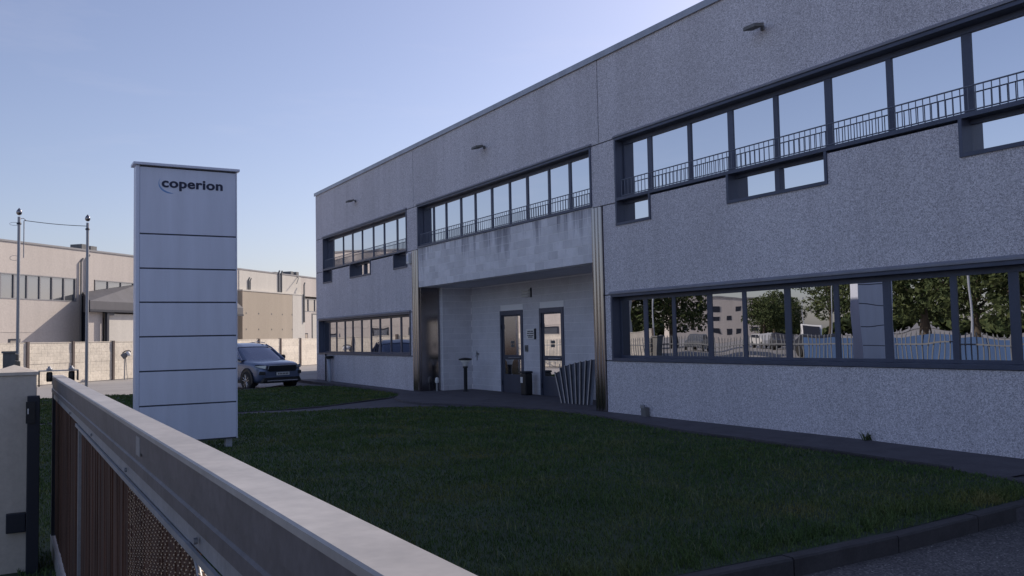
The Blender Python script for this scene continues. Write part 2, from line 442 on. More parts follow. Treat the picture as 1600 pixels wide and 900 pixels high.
g = grass(lawn_back, 2600, 'grass'); tag(g, 'short dark green grass of the far lawn patch before the parked car', 'grass')
xs_ = rng.uniform(0.4, 10.2, 5200); ys_ = rng.uniform(4.8, 13, 5200); k_ = inside(xs_, ys_, lawn_main); xs_, ys_ = xs_[k_], ys_[k_]
cl = 0.5+0.5*np.sin(xs_*2.3+1.7*np.sin(ys_*1.9))*np.cos(ys_*2.1+xs_); k_ = cl > 0.45; xs_, ys_ = xs_[k_], ys_[k_]
V, T = blades(xs_, ys_, rng.uniform(0.05, 0.10, len(xs_)), np.full(len(xs_), 0.007), 1.2)
tag(link('long_grass', fast_mesh('long_grass', V, T, M['dry'])), 'scattered paler stalks standing up out of the large lawn', 'grass', kind='stuff')
# long tufts along the front kerb
tx = rng.uniform(0.6, 9.3, 260); ty = 4.78+np.abs(rng.normal(0, 0.28, 260))
bx = (tx[:, None]+rng.normal(0, 0.03, (260, 16))).ravel(); by = (ty[:, None]+rng.normal(0, 0.03, (260, 16))).ravel()
k_ = inside(bx, by, lawn_main); bx, by = bx[k_], by[k_]
V, T = blades(bx, by, rng.uniform(0.05, 0.13, len(bx)), np.full(len(bx), 0.006), 1.1)
tag(link('long_grass', fast_mesh('long_grass', V, T, M['grass'])), 'longer grass tufts hanging over the front kerb of the lawn', 'grass', kind='stuff')

# ------------------------------------------------------------------ main building
X0 = 11.0
bld = empty('office_building', (11, 20, 0), 0, 'long two storey office building of grey granite concrete panels with ribbon windows', 'building', world=True)
ENDY = 34.65
J1, J2 = 24.77, 14.95
g_ = 0.012
def panel(poly, x0=X0, x1=X0+0.24, name='wall_panel'):
    b_ = MB(); b_.prism(poly, x0, x1, 'x'); return b_.build(name, M['granite'], bld)
def rect(y0, y1, z0, z1): return [(y0, z0), (y1, z0), (y1, z1), (y0, z1)]
ZR, ZWT, ZWS, ZWB, ZLT, ZLB, ZPB = 7.62, 5.775, 4.45, 3.93, 2.505, 1.12, 3.235
# top band
for y0, y1 in ((J1, ENDY), (J2, J1), (5.1, J2), (-4.7, 5.1)):
    panel(rect(y0+g_, y1-g_, ZWT+g_, ZR))
CEND = 5.75
# middle piers
for y0, y1 in ((33.70, ENDY), (24.46, 25.30), (14.39, 15.24), (4.3, CEND)):
    panel(rect(y0+(0 if y0 != 33.7 else 0), y1-(g_ if y1 == ENDY else 0), ZWS-0.03+g_, ZWT-g_))
# left lower panels with the notches of the small windows
zt = ZWS-0.03-g_
panel([(24.86, ZLT+g_), (ENDY-g_, ZLT+g_), (ENDY-g_, zt), (33.70, zt), (33.70, ZWB), (32.62, ZWB), (32.62, zt), (30.58, zt), (30.58, ZWB), (28.48, ZWB), (28.48, zt), (26.42, zt), (26.42, ZWB), (25.30, ZWB), (25.30, zt), (24.86, zt)])
panel(rect(34.30, ENDY-g_, ZLB+g_, ZLT-g_)); panel(rect(24.86, 25.10, ZLB+g_, ZLT-g_)); panel(rect(24.86, ENDY-g_, AZ, ZLB-g_))
panel([(5.12, ZLT+g_), (14.86, ZLT+g_), (14.86, zt), (14.39, zt), (14.39, ZWB), (13.27, ZWB), (13.27, zt), (11.17, zt), (11.17, ZWB), (9.0, ZWB), (9.0, zt), (6.84, zt), (6.84, ZWB), (CEND, ZWB), (CEND, zt), (5.12, zt)])
panel(rect(14.64, 14.86, ZLB+g_, ZLT-g_)); panel(rect(5.12, 5.4, ZLB+g_, ZLT-g_)); panel(rect(5.12, 14.86, AZ, ZLB-g_))
panel(rect(-4.7, 5.1, AZ, ZWT-g_))
# backing that shows in the joints, and body of the building
b = MB()
b.box(X0+0.25, X0+0.45, -4.7, ENDY, ZWT+0.0, 7.6)
b.box(X0+0.012, X0+0.25, J1-g_, J1+g_, ZWT, ZR-.02); b.box(X0+0.012, X0+0.25, J2-g_, J2+g_, ZWT, ZR-.02)
for y0, y1 in ((33.7, ENDY-.01), (24.46, 25.3), (14.39, 15.24)):
    b.box(X0+0.012, X0+0.25, y0, y1, ZWT-g_, ZWT+g_); b.box(X0+0.012, X0+0.25, y0, y1, ZWS-0.03-g_, ZWS-0.03+g_)
for y0, y1 in ((34.3, ENDY-.01), (24.86, 25.1), (14.64, 14.86)):
    b.box(X0+0.012, X0+0.25, y0, y1, ZLT-g_, ZLT+g_); b.box(X0+0.012, X0+0.25, y0, y1, ZLB-g_, ZLB+g_)
b.build('joint', M['joint'], bld)
b = MB()
b.box(X0+0.60, X0+18, 25.06, ENDY-0.01, AZ, 7.55); b.box(X0+0.60, X0+18, -4.7, 15.2, AZ, 7.55)
b.box(12.95, X0+18, 15.2, 25.06, AZ, 7.55); b.box(X0+0.6, 12.95, 15.2, 25.06, ZPB+0.02, 7.55)
b.box(X0+0.25, X0+0.6, ENDY-0.3, ENDY-0.012, AZ, 7.55)
b.build('wall', M['granite'], bld)
# roof flashing
b = MB(); b.prism([(X0-0.05, 7.60), (X0-0.05, 7.73), (X0+18.1, 7.75), (X0+18.1, 7.62), (X0+0.0, 7.62), (X0-0.04, 7.60)], -4.75, ENDY+0.05, 'y')
b.build('roof_edge', M['flash'], bld)

pane_base = None
def window(y0, y1, z0, z1, mull, parent, skew=0, smalls=(), name='window', flush=True):
    """ribbon window: outer trim + reveal box (frame mesh), mullions and panes as its pieces; smalls = (y0, y1, z0, mulls) hanging below"""
    f = MB()
    XR, XG = X0+0.26, X0+0.20
    t = 0.045; pr = 0.028
    # trim proud of the wall
    def trim(ya, yb, za, zb):
        f.box(X0-pr, X0+0.30, ya, yb, za, zb)
    lo = z0
    trim(y0-0.0, y1, z1-0.055, z1)                         # top
    hf = MB(); hf.prism([(X0-0.055, z1+0.003), (X0-0.055, z1+0.03), (X0+0.005, z1+0.07), (X0+0.005, z1+0.003)], y0-0.02, y1+0.02, 'y')
    trim(y0, y0+0.05, lo, z1-0.057); trim(y1-0.05, y1, lo, z1-0.057)
    # bottom trim, broken over the small windows
    ys = [y1-0.052]
    for (a, c, zb, _m) in smalls: pass
    trim(y0+0.052, y1-0.052, z0-0.002, z0+0.06)
    for (a, c, zb, _m) in smalls:
        trim(a, a+0.05, zb, z0-0.004); trim(c-0.05, c, zb, z0-0.004); trim(a+0.052, c-0.052, zb, zb+0.055)
        f.box(XG-0.03, XG+0.06, a+0.05, c-0.05, z0-0.06, z0-0.004)
    # inner fixed frame
    f.box(XG-0.02, XG+0.06, y0+0.05, y1-0.05, z1-0.135, z1-0.057)
    f.box(XG-0.02, XG+0.06, y0+0.05, y1-0.05, z0+0.062, z0+0.11)
    f.box(XG-0.02, XG+0.06, y0+0.05, y0+0.09, z0+0.11, z1-0.135); f.box(XG-0.02, XG+0.06, y1-0.09, y1-0.05, z0+0.11, z1-0.135)
    fo = f.build(name, M['frame'], parent)
    hf.build('head_flashing', M['headfl'], fo, loc=(0, 0, 0))
    ed = [y0+0.07]+sorted(mull)+[y1-0.07]
    for i, q in enumerate(sorted(mull)):
        hw = (0.060 if (i % 2 == 0) else 0.042)*(0.8 if y1 > 20 else 1.1)
        mb = MB(); mb.box(XG-0.006-(0.004*(i % 2)), XG+0.05, q-hw, q+hw, z0+0.10, z1-0.13)
        mb.build('mullion', M['frame'], fo, loc=(0, 0, 0))
    def pane(ya, yb, za, zb):
        me = MB(); hy, hz = (yb-ya)/2, (zb-za)/2
        me.box(-0.006, 0.006, -hy, hy, -hz, hz)
        o = me.build('pane', M['glass_low'] if z0 < 2 else M['glass'], fo, loc=(XG+0.02, (ya+yb)/2, (za+zb)/2))
        ry, rz_ = random.uniform(-1, 1)*R(0.12), random.uniform(-1, 1)*R(0.16)
        o.rotation_euler = (0, ry, R(skew)+0.35*rz_ if skew else rz_)
        return o
    for a, c in zip(ed[:-1], ed[1:]):
        pane(a, c, z0+0.09, z1-0.12)
    for (a, c, zb, ms) in smalls:
        e2 = [a+0.05]+list(ms)+[c-0.05]
        for q in ms:
            mb = MB(); mb.box(XG-0.05, XG+0.05, q-0.05, q+0.05, zb+0.055, z0-0.06); mb.build('mullion', M['frame'], fo, loc=(0, 0, 0))
        for a2, c2 in zip(e2[:-1], e2[1:]): pane(a2, c2, zb+0.055, z0-0.06)
    return fo
wA = window(25.30, 33.70, ZWS, ZWT, [33.02, 31.88, 30.85, 29.83, 28.73, 27.71, 26.57], bld, smalls=[(32.62, 33.70, ZWB, []), (28.48, 30.58, ZWB, [29.55]), (25.30, 26.42, ZWB, [])])
wB = window(15.24, 24.46, ZWS, ZWT, [23.73, 22.87, 21.9, 21.03, 20.08, 19.13, 18.26, 17.26, 16.37], bld)
wC = window(CEND, 14.39, ZWS, ZWT, [13.5, 12.32, 11.24, 10.18, 9.1, 8.0, 6.81], bld, smalls=[(13.27, 14.39, ZWB, []), (9.0, 11.17, ZWB, [10.16]), (CEND, 6.84, ZWB, [])])
wD = window(25.10, 34.30, ZLB, ZLT, [33.59, 32.76, 31.78, 30.93, 29.99, 29.05, 28.2, 27.22, 26.35], bld)
wE = window(5.40, 14.64, ZLB, ZLT, [13.77, 12.91, 11.92, 11.05, 10.08, 9.1, 8.2, 7.16, 6.34], bld, skew=1.35)
# railings before the upper windows
def railing(y0, y1):
    b_ = MB(); zb, zt_ = 4.545, 4.87; x = X0+0.035
    b_.tube([(x, y0, zt_), (x, y1, zt_)], 0.011, 6); b_.tube([(x, y0, zb), (x, y1, zb)], 0.010, 6)
    o = b_.build('window_railing', M['railing'], bld)
    s_ = MB(); n = int((y1-y0)/0.108)
    for i in range(n+1):
        y = y0+(y1-y0)*i/n
        s_.tube([(x, y, zb), (x, y, zt_)], 0.0075, 5, False)
    q = s_.build('baluster', M['railing'], o, loc=(0, 0, 0)); q['kind'] = 'stuff'
railing(25.42, 33.60); railing(15.34, 24.36); railing(CEND+.1, 14.24)

# block lintel over the entrance
b = MB(); b.box(X0+0.0025, X0+0.25, 15.24, 24.46, ZPB+0.005, ZWS-0.01); b.build('lintel_backing', M['mortar'], bld)
BH, BL_ = (ZWS-0.014-ZPB)/6, (24.46-15.24)/23
fullb = MB(); fullb.chbox(0, 0.03, -BL_/2+0.004, BL_/2-0.004, 0.004, BH-0.004, 0.003); full_me = fullb.mesh('facade_block', M['block'])
Mb = M['block']
_bs = Mb.node_tree.nodes['Principled BSDF']; _old = _bs.inputs['Base Color'].links[0].from_socket
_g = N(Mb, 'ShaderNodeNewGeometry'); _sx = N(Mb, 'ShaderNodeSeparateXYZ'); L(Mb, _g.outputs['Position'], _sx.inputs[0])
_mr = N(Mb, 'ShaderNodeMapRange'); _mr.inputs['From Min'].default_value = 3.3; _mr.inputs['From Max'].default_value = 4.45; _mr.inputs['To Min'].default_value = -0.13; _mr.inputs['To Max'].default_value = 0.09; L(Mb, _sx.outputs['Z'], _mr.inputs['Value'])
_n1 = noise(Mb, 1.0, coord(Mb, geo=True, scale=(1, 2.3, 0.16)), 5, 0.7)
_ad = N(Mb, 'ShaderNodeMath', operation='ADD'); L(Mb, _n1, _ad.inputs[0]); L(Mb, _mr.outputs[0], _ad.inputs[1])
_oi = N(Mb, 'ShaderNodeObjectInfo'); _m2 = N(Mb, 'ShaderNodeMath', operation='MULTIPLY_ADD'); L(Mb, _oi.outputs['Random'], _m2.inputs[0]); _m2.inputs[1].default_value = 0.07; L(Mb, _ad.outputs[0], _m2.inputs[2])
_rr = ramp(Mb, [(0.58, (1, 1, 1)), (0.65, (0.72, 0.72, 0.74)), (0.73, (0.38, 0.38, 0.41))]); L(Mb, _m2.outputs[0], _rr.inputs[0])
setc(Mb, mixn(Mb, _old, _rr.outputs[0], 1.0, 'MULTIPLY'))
halfb = MB(); halfb.chbox(0, 0.03, -BL_/4+0.004, BL_/4-0.004, 0.004, BH-0.004, 0.003); half_me = halfb.mesh('facade_block', M['block'])
def stained():
    Ms = M['block']
    return Ms
for r_ in range(6):
    off = BL_/2 if r_ % 2 else 0
    y = 15.24
    if off:
        link('facade_block', half_me, bld, wl(bld, (X0-0.002, y+BL_/4, ZPB+r_*BH))); y += BL_/2
    while y+BL_ <= 24.46+0.001:
        link('facade_block', full_me, bld, wl(bld, (X0-random.uniform(0.0, 0.006), y+BL_/2, ZPB+r_*BH))); y += BL_
    if off: link('facade_block', half_me, bld, wl(bld, (X0-0.002, y+BL_/4, ZPB+r_*BH)))
# entrance recess
XB = 12.75
D1, D2 = (21.18, 22.46), (19.08, 20.26); DT = 2.43
b = MB()
b.box(XB+0.0035, XB+0.2, 15.2, D2[0], AZ, ZPB); b.box(XB+0.0035, XB+0.2, D2[1], D1[0], AZ, ZPB); b.box(XB+0.0035, XB+0.2, D1[1], 25.0, AZ, ZPB)
b.box(XB+0.0035, XB+0.2, D2[0], D2[1], DT, ZPB); b.box(XB+0.0035, XB+0.2, D1[0], D1[1], DT, ZPB)
b.box(11.704, XB+0.0, 24.30, 25.05, AZ, ZPB); b.box(11.704, XB+0.0, 15.2, 16.18, AZ, ZPB)
b.build('recess_wall', M['mortar'], bld)
b = MB(); b.box(X0+0.26, XB+0.02, 15.24, 24.46, ZPB, ZPB+0.1); b.build('soffit', M['white_block'], bld)
rb_h, rb_l = 0.2, 0.4
pieces = []
for r_ in range(16):
    z0 = r_*rb_h+0.0; z1 = min(z0+rb_h, ZPB)
    y = 16.18-(rb_l/2 if r_ % 2 else 0)
    while y < 24.32:
        a, c = max(y, 16.18), min(y+rb_l, 24.32)
        segs = [(a, c)]
        for d0, d1 in (D1, D2):
            if z0 < DT-0.02:
                new = []
                for s0, s1 in segs:
                    if s1 <= d0 or s0 >= d1: new.append((s0, s1)); continue
                    if s0 < d0: new.append((s0, d0))
                    if s1 > d1: new.append((d1, s1))
                segs = new
        for s0, s1 in segs:
            if s1-s0 > 0.03 and z1-z0 > 0.03: pieces.append(('b', s0, s1, z0, z1))
        y += rb_l
    for (fx, ya, yb) in ((11.70, 24.30, 25.05), (11.70, 15.24, 16.18)):
        y = ya-(rb_l/2 if r_ % 2 else 0)
        while y < yb:
            a, c = max(y, ya), min(y+rb_l, yb)
            if c-a > 0.03: pieces.append(('p', a, c, z0, z1))
            y += rb_l
    x = 11.72+(0.0 if r_ % 2 else -0.2)
    while x < XB:
        a, c = max(x, 11.72), min(x+rb_l, XB)
        if c-a > 0.03: pieces.append(('s', a, c, z0, z1))
        x += rb_l
rest = MB(); cache = {}; nb = 0
pieces.sort(key=lambda q: (q[0] == 'b', q[1]))
for kind, a, c, z0, z1 in pieces:
    l = round(c-a, 3); h = round(z1-z0, 3); sx = XB if kind == 'b' else 11.70
    if nb < 290:
        if kind == 's':
            me_ = MB(); me_.box(-l/2+.003, l/2-.003, 0, 0.03, .003, h-.003)
            me = cache.setdefault(('s', l, h), me_.mesh('wall_block', M['white_block'])); lc = ((a+c)/2, 24.296, z0)
        else:
            if (l, h) not in cache:
                me_ = MB(); me_.chbox(0, 0.03, -l/2+.003, l/2-.003, .003, h-.003, 0.002); cache[(l, h)] = me_.mesh('wall_block', M['white_block'])
            me = cache[(l, h)]; lc = (sx, (a+c)/2, z0)
        link('wall_block', me, bld, wl(bld, lc)); nb += 1
    else:
        if kind == 's': rest.box(a+.003, c-.003, 24.296, 24.326, z0+.003, z1-.003)
        else: rest.chbox(sx, sx+0.03, a+.003, c-.003, z0+.003, z1-.003, 0.002)
if rest.v:
    o = rest.build('wall_block', M['white_block'], bld); o['kind'] = 'stuff'

def door(y0, y1):
    f = MB(); x = XB
    f.box(x-0.03, x+0.12, y0, y0+0.09, AZ, DT); f.box(x-0.03, x+0.12, y1-0.09, y1, AZ, DT); f.box(x-0.03, x+0.12, y0+0.09, y1-0.09, DT-0.13, DT)
    fo = f.build('door', M['frame'], bld)
    l = MB(); a, c = y0+0.10, y1-0.10
    l.box(x, x+0.05, a, a+0.055, 0.0, DT-0.14); l.box(x, x+0.05, c-0.055, c, 0.0, DT-0.14)
    l.box(x, x+0.05, a+.055, c-.055, 1.0, 1.13); l.box(x, x+0.05, a+.055, c-.055, 0, 0.57); l.box(x, x+0.05, a+.055, c-.055, DT-0.17, DT-0.14)
    l.build('door_leaf', M['reveal'], fo, loc=(0, 0, 0))
    for z0, z1 in ((1.13, DT-0.17), (0.57, 1.0)):
        p = MB(); p.box(-0.005, 0.005, -(c-a-.11)/2, (c-a-.11)/2, -(z1-z0)/2, (z1-z0)/2)
        p.build('pane', M['glass'], fo, loc=(x+0.025, (a+c)/2, (z0+z1)/2)).rotation_euler = (0, R(random.uniform(-.15, .15)), R(random.uniform(-.3, .3)))
    h = MB(); h.tube([(x-0.05, a+0.02, 1.06), (x-0.05, (a+c)/2+.12, 1.06)], 0.014, 8); h.box(x-0.05, x, a+.03, a+.06, 1.05, 1.07)
    h.build('handle', M['galv'], fo, loc=(0, 0, 0))
    n = MB(); ym = (a+c)/2
    for i, j in ((0, 0), (0, 1), (1, 0), (1, 1)): n.box(x+0.012, x+0.016, ym-.10+i*.10, ym-.02+i*.10, 1.36+j*.10, 1.44+j*.10)
    n.build('notice', M['grey'], fo, loc=(0, 0, 0))
    hg = MB()
    for z in (0.25, 1.9): hg.tube([(x-0.035, y1-0.09, z), (x-0.035, y1-0.09, z+0.12)], 0.014, 6)
    hg.build('hinge', M['dark'], fo, loc=(0, 0, 0))
door(*D1); door(*D2)

# fluted stainless columns either side of the entrance
def flutes(y0, y1, name='steel_pilaster'):
    pr = []
    n = 3; wv = (y1-y0)/n
    for i in range(n):
        for k in range(7):
            a = math.pi*k/6
            pr.append((X0+0.0-0.075*math.sin(a), y0+wv*(i+0.5)-wv*0.48*math.cos(a)))
    pr = [(X0+0.1, y0)]+pr+[(X0+0.1, y1)]
    b_ = MB(); nn = len(pr)
    vs = [(x, y, AZ) for x, y in pr]+[(x, y, ZWS-0.05) for x, y in pr]
    b_.add(vs, [(i, i+1, nn+i+1, nn+i) for i in range(nn-1)], True)
    return b_.build(name, M['steel'], bld)
flutes(24.47, 24.84); flutes(14.88, 15.23)
b = MB(); b.box(X0+0.06, 11.68, 24.45, 24.47, AZ, ZPB-0.004); b.build('jamb_cladding', M['steel'], bld)
b = MB(); b.box(X0+0.06, 11.68, 15.225, 15.235, AZ, ZPB-0.004); b.build('jamb_cladding', M['steel'], bld)

# unseen wing, added behind the building so its shade falls over the yard
wing = empty('added_shade_wing', (30, 48, 0), 0, 'tall grey unseen wing added behind the office building to shade the yard', 'building', world=True)
b = MB(); b.box(18.6, 40, 35.6, 52, AZ, 8.2); b.build('wall', M['granite'], wing)
b = MB(); b.box(18.5, 40.1, 35.5, 52.1, 8.2, 8.32); b.build('roof', M['flash'], wing)

# ------------------------------------------------------------------ fittings on the building
def floodlight(y, z, lab):
    t = empty('floodlight', (X0-0.0, y, z), 0, lab, 'floodlight', 'floodlights high on the facade')
    a = MB(); a.box(-0.05, 0, -0.04, 0.04, -0.05, 0.05); a.tube([(-0.03, 0, 0.0), (-0.16, -0.05, 0.04), (-0.26, -0.03, 0.0)], 0.014, 6); a.build('bracket', M['grey'], t, loc=(0, 0, 0))
    h = MB(); h.prism([(-0.42, -0.09), (-0.10, -0.02), (-0.10, 0.06), (-0.40, 0.0)], -0.17, 0.17, 'y'); h.build('lamp_head', M['grey'], t, loc=(-.05, 0, 0), bevel=0.012)
    g2 = MB(); g2.add([(-0.44, -0.15, -0.092), (-0.16, -0.15, -0.034), (-0.16, 0.15, -0.034), (-0.44, 0.15, -0.092)], [(0, 1, 2, 3)]); g2.build('lens', M['grey'], t, loc=(-.03, 0, -0.004)); t.scale = (0.75, 0.75, 0.75)
    h2 = MB(); h2.tube([(-0.02, 0.30, 0.07), (-0.02, 0.24, 0.10), (-0.02, 0.1, 0.05)], 0.01, 5); h2.build('cable', M['dark'], t, loc=(0, 0, 0))
floodlight(29.9, 6.72, 'small grey floodlight above the far left upper windows')
floodlight(20.05, 6.72, 'small grey floodlight above the upper windows over the entrance')
floodlight(10.2, 6.78, 'small grey floodlight above the nearest right hand upper windows')

def thing(name, loc, lab, cat, parts, group=None):
    t = empty(name, loc, 0, lab, cat, group)
    for nm, mb, mm in parts: mb.build(nm, mm, t, loc=(0, 0, 0), bevel=0.004)
    return t
# white louvred lamp over the entrance
pl = MB()
for i in range(3): pl.prism([(-0.13, -0.09+i*.08), (0, -0.09+i*.08), (0, -0.015+i*.08), (-0.05, -0.015+i*.08)], -0.2, 0.2, 'y')
bk = MB(); bk.box(-0.03, 0, -0.24, -0.20, -0.11, 0.16)
thing('emergency_light', (XB, 20.9, 2.87), 'white louvred light on the wall above the two entrance doors', 'light', [('lamp_shade', pl, M['white']), ('back_plate', bk, M['dark'])])
b1 = MB(); b1.box(-0.03, 0, -0.22, 0.22, -0.14, 0.14); b2 = MB(); b2.box(-0.05, 0, -0.26, -0.225, -0.15, 0.15)
for i, (z, l) in enumerate(((0.07, 0.16), (0.03, 0.12), (-0.03, 0.17), (-0.07, 0.13))): pass
sp = thing('sign_plate', (XB, 20.74, 1.73), 'small white notice plate on the wall between the two doors', 'sign', [('plate', b1, M['white']), ('side_box', b2, M['dark'])])
tx_ = MB()
for z, segs in ((0.075, ((-.15, -.02), (.0, .15))), (0.02, ((-.17, .02), (.04, .17))), (-0.04, ((-.16, -.05), (-.03, .1), (.12, .16))), (-0.085, ((-.12, .12),))):
    for a, c in segs: tx_.box(-0.033, -0.03, a, c, z-0.014, z+0.014)
tx_.build('print', M['dark'], sp, loc=(0, 0, 0))
b1 = MB(); b1.box(-0.035, 0, -0.07, 0.07, -0.09, 0.09); b2 = MB(); b2.lathe([(0.0, -0.041), (0.02, -0.041), (0.02, -0.03)], (0, 0, 0), 8)
b2 = MB(); b2.box(-0.042, -0.035, -0.03, 0.03, -0.05, 0.05)
thing('intercom', (XB, 20.98, 1.33), 'small grey intercom box on the wall right of the left door', 'intercom', [('housing', b1, M['grey']), ('buttons', b2, M['dark'])])
b1 = MB(); b1.box(-0.12, 0, -0.08, 0.08, -0.16, 0.16); b2 = MB(); b2.box(-0.13, -0.12, -0.05, 0.05, -0.1, 0.1)
thing('alarm_box', (X0, 25.02, 4.18), 'small white alarm box high on the panel beside the left steel pilaster', 'alarm', [('housing', b1, M['white']), ('front', b2, M['sign'])])
# wall tap
b1 = MB(); b1.tube([(0, 0, 0), (-0.08, 0, 0), (-0.10, 0, -0.08)], 0.014, 6); b1.box(-0.03, 0, -.05, .05, -.03, .03); b2 = MB(); b2.box(-0.07, -0.05, -.05, .05, 0.02, 0.04); b3 = MB(); b3.tube([(-.02, .07, .1), (-.02, .07, -.2)], 0.012, 6)
thing('wall_tap', (XB, 23.9, 1.15), 'small grey tap on the pale wall left of the entrance doors', 'tap', [('spout', b1, M['galv']), ('handle', b2, M['dark']), ('pipe', b3, M['galv'])])
# mushroom bollard light
def bollard(loc, sc_, lab, cat='bollard light'):
    t = empty('bollard_light', loc, 0, lab, cat)
    b1 = MB(); b1.lathe([(0.09, 0), (0.09, 0.02), (0.055, 0.03), (0.055, 0.72), (0.0, 0.72)], k=14); b1.build('pole', M['blackm'], t, loc=(0, 0, 0))
    b2 = MB(); b2.lathe([(0.05, 0.72), (0.07, 0.74), (0.10, 0.86), (0.165, 0.94), (0.0, 0.945)], k=16); b2.build('diffuser', M['white'], t, loc=(0, 0, 0))
    b3 = MB(); b3.lathe([(0.0, 0.94), (0.20, 0.945), (0.205, 0.975), (0.19, 0.985), (0.05, 1.01), (0, 1.015)], k=18); b3.build('cap', M['blackm'], t, loc=(0, 0, 0))
    b4 = MB(); b4.lathe([(0.075, 0.70), (0.075, 0.77), (0.05, 0.78)], k=14); b4.build('collar', M['blackm'], t, loc=(0, 0, 0))
    return t
bollard((12.0, 23.35, 0.049), 1, 'black mushroom bollard light with pale shade left of the entrance doors')
t = empty('pillar_light', (10.85, 32.6, 0.08), 0, 'slim pale pillar light with a dark cap against the far left wall', 'pillar light')
b = MB(); b.lathe([(0.075, 0), (0.075, 0.88), (0, 0.88)], k=12); b.build('pole', M['flash'], t, loc=(0, 0, 0))
b = MB(); b.lathe([(0.10, 0.88), (0.15, 0.92), (0.15, 0.99), (0, 1.0)], k=12); b.build('cap', M['blackm'], t, loc=(0, 0, 0))
b = MB(); b.tube([(X0-0.05, 33.35, 0), (X0-0.05, 33.35, 1.14)], 0.028, 8)
tag(b.build('cable_pipe', M['dark']), 'dark thin pipe running up the far left wall to the window', 'pipe')
t = empty('garden_tap', (11.45, 24.2, 0.049), 0, 'small grey standpipe at the foot of the wall beside the left steel pilaster', 'standpipe')
b = MB(); b.tube([(0, 0, 0), (0, 0, 0.36)], 0.035, 8); b.build('pipe', M['galv'], t, loc=(0, 0, 0))
b = MB(); b.lathe([(0.05, 0.25), (0.065, 0.30), (0.05, 0.40), (0.0, 0.43)], k=10); b.build('cap', M['white'], t, loc=(0, 0, 0))
t = empty('post_stub', (10.93, 13.55, 0), 0, 'short grey stub post with pale cap at the foot of the right hand wall', 'post')
b = MB(); b.box(-0.05, 0.05, -0.07, 0.07, -.02, 0.22); b.build('post', M['grey'], t, loc=(0, 0, 0), bevel=0.006)
b = MB(); b.box(-0.06, 0.0, -0.02, 0.085, 0.20, 0.27); b.build('cap', M['galv'], t, loc=(0, 0, 0), bevel=0.01)
# waste bin
t = empty('waste_bin', (12.45, 20.55, 0.049), 0, 'black waste bin with a pale label standing between the entrance doors', 'bin')
b = MB(); b.prism([(-.12, -.13), (.12, -.13), (.12, .13), (-.12, .13)], 0.0, 0.60, 'z'); b.build('body', M['blackm'], t, loc=(0, 0, 0), bevel=0.03)
b = MB(); b.prism([(-.13, -.14), (.13, -.14), (.13, .14), (-.13, .14)], 0.60, 0.66, 'z'); b.build('lid', M['dark'], t, loc=(0, 0, 0), bevel=0.02)
b = MB(); b.box(-0.127, -0.121, 0.0, 0.12, 0.34, 0.50); b.build('label', M['white'], t, loc=(0, 0, 0))
# leaning profiled roof boards
prof = [(-0.075, 0.0), (-0.062, 0.028), (-0.040, 0.028), (-0.030, -0.02), (0.060, -0.02)]
for i in range(8):
    t_ = i/7
    foot = Vector((11.60+0.10*t_, 17.43-0.93*t_, 0.05)); top = Vector((12.00+0.02*t_, 18.32-1.55*t_, 0.76+0.33*math.sqrt(t_)))
    ax = (top-foot); Lb = ax.length; ax.normalize()
    yv = Vector((0.35, -1, 0)); yv = (yv-ax*yv.dot(ax)).normalized(); xv = yv.cross(ax)
    b = MB(); th = 0.006
    P = [foot+yv*u*1.0+xv*q for u, q in prof]; Q = [foot+yv*u*1.0+xv*(q+th) for u, q in prof]
    n = len(prof)
    vs = P+Q+[p+ax*Lb for p in P]+[p+ax*Lb for p in Q]
    fs = []
    for k in range(n-1):
        fs += [(k, k+1, 2*n+k+1, 2*n+k), (n+k+1, n+k, 3*n+k, 3*n+k+1)]
        fs += [(k, n+k, n+k+1, k+1), (2*n+k, 2*n+k+1, 3*n+k+1, 3*n+k)]
    fs += [(0, 2*n, 3*n, n), (n-1, 2*n-1, 4*n-1, 3*n-1)]
    b.add(vs, fs)
    me = b.mesh('metal_profile', M['profile'])
    o = link('metal_profile', me)
    lp = MB(); q_ = prof[0:3]
    vs = [foot+yv*u+xv*(q+0.008) for u, q in q_]; vs += [p+ax*Lb for p in vs]
    lp.add(vs, [(0, 1, 4, 3), (1, 2, 5, 4)]); lp.build('edge_lip', M['lip'], o)
    tag(o, ['leftmost and most tilted', 'second from the left, strongly tilted', 'third from the left', 'fourth from the left', 'fifth from the left', 'sixth from the left', 'seventh from the left', 'rightmost and most upright'][i]+' of eight grey metal profiles beside the right door', 'metal sheet', 'profiled metal sheets leaning against the wall')

t = empty('weed', (10.93, 8.45, 0.045), 0, 'small dark weed growing at the foot of the right hand wall', 'weed')
V, T = blades(rng.normal(0, .03, 26), rng.normal(0, .03, 26), rng.uniform(.05, .15, 26), np.full(26, .016), 1.3)
link('leaves', fast_mesh('leaves', V, T, M['leaf']), t, (0, 0, 0))
# ------------------------------------------------------------------ pylon sign
SY = 14.3
sg = empty('pylon_sign', (2.48, SY, 0), 0, 'tall pale blue grey pylon sign of stacked metal panels with a company name on top', 'sign', world=True)
SX0, SX1 = 1.715, 3.235
seams = [0.15, 0.72, 1.25, 1.78, 2.31, 2.835, 3.37, 4.42]
b = MB(); b.box(SX0+0.012, SX1-0.012, SY+0.012, SY+0.24, 0.14, 4.42); b.build('core', M['sign_dark'], sg)
for z0, z1 in zip(seams[:-1], seams[1:]):
    b = MB(); b.box(SX0+0.058, SX1-0.02, SY, SY+0.012, z0+0.011, z1-0.011); b.build('face_panel', M['sign'], sg, bevel=0.003)
    b = MB(); b.box(SX0+0.058, SX1-0.02, SY+0.24, SY+0.252, z0+0.011, z1-0.011); b.build('back_panel', M['sign'], sg)
b = MB(); b.box(SX0, SX0+0.055, SY-0.006, SY+0.258, 0.15, 4.43); b.build('edge_profile', M['sign'], sg, bevel=0.006)
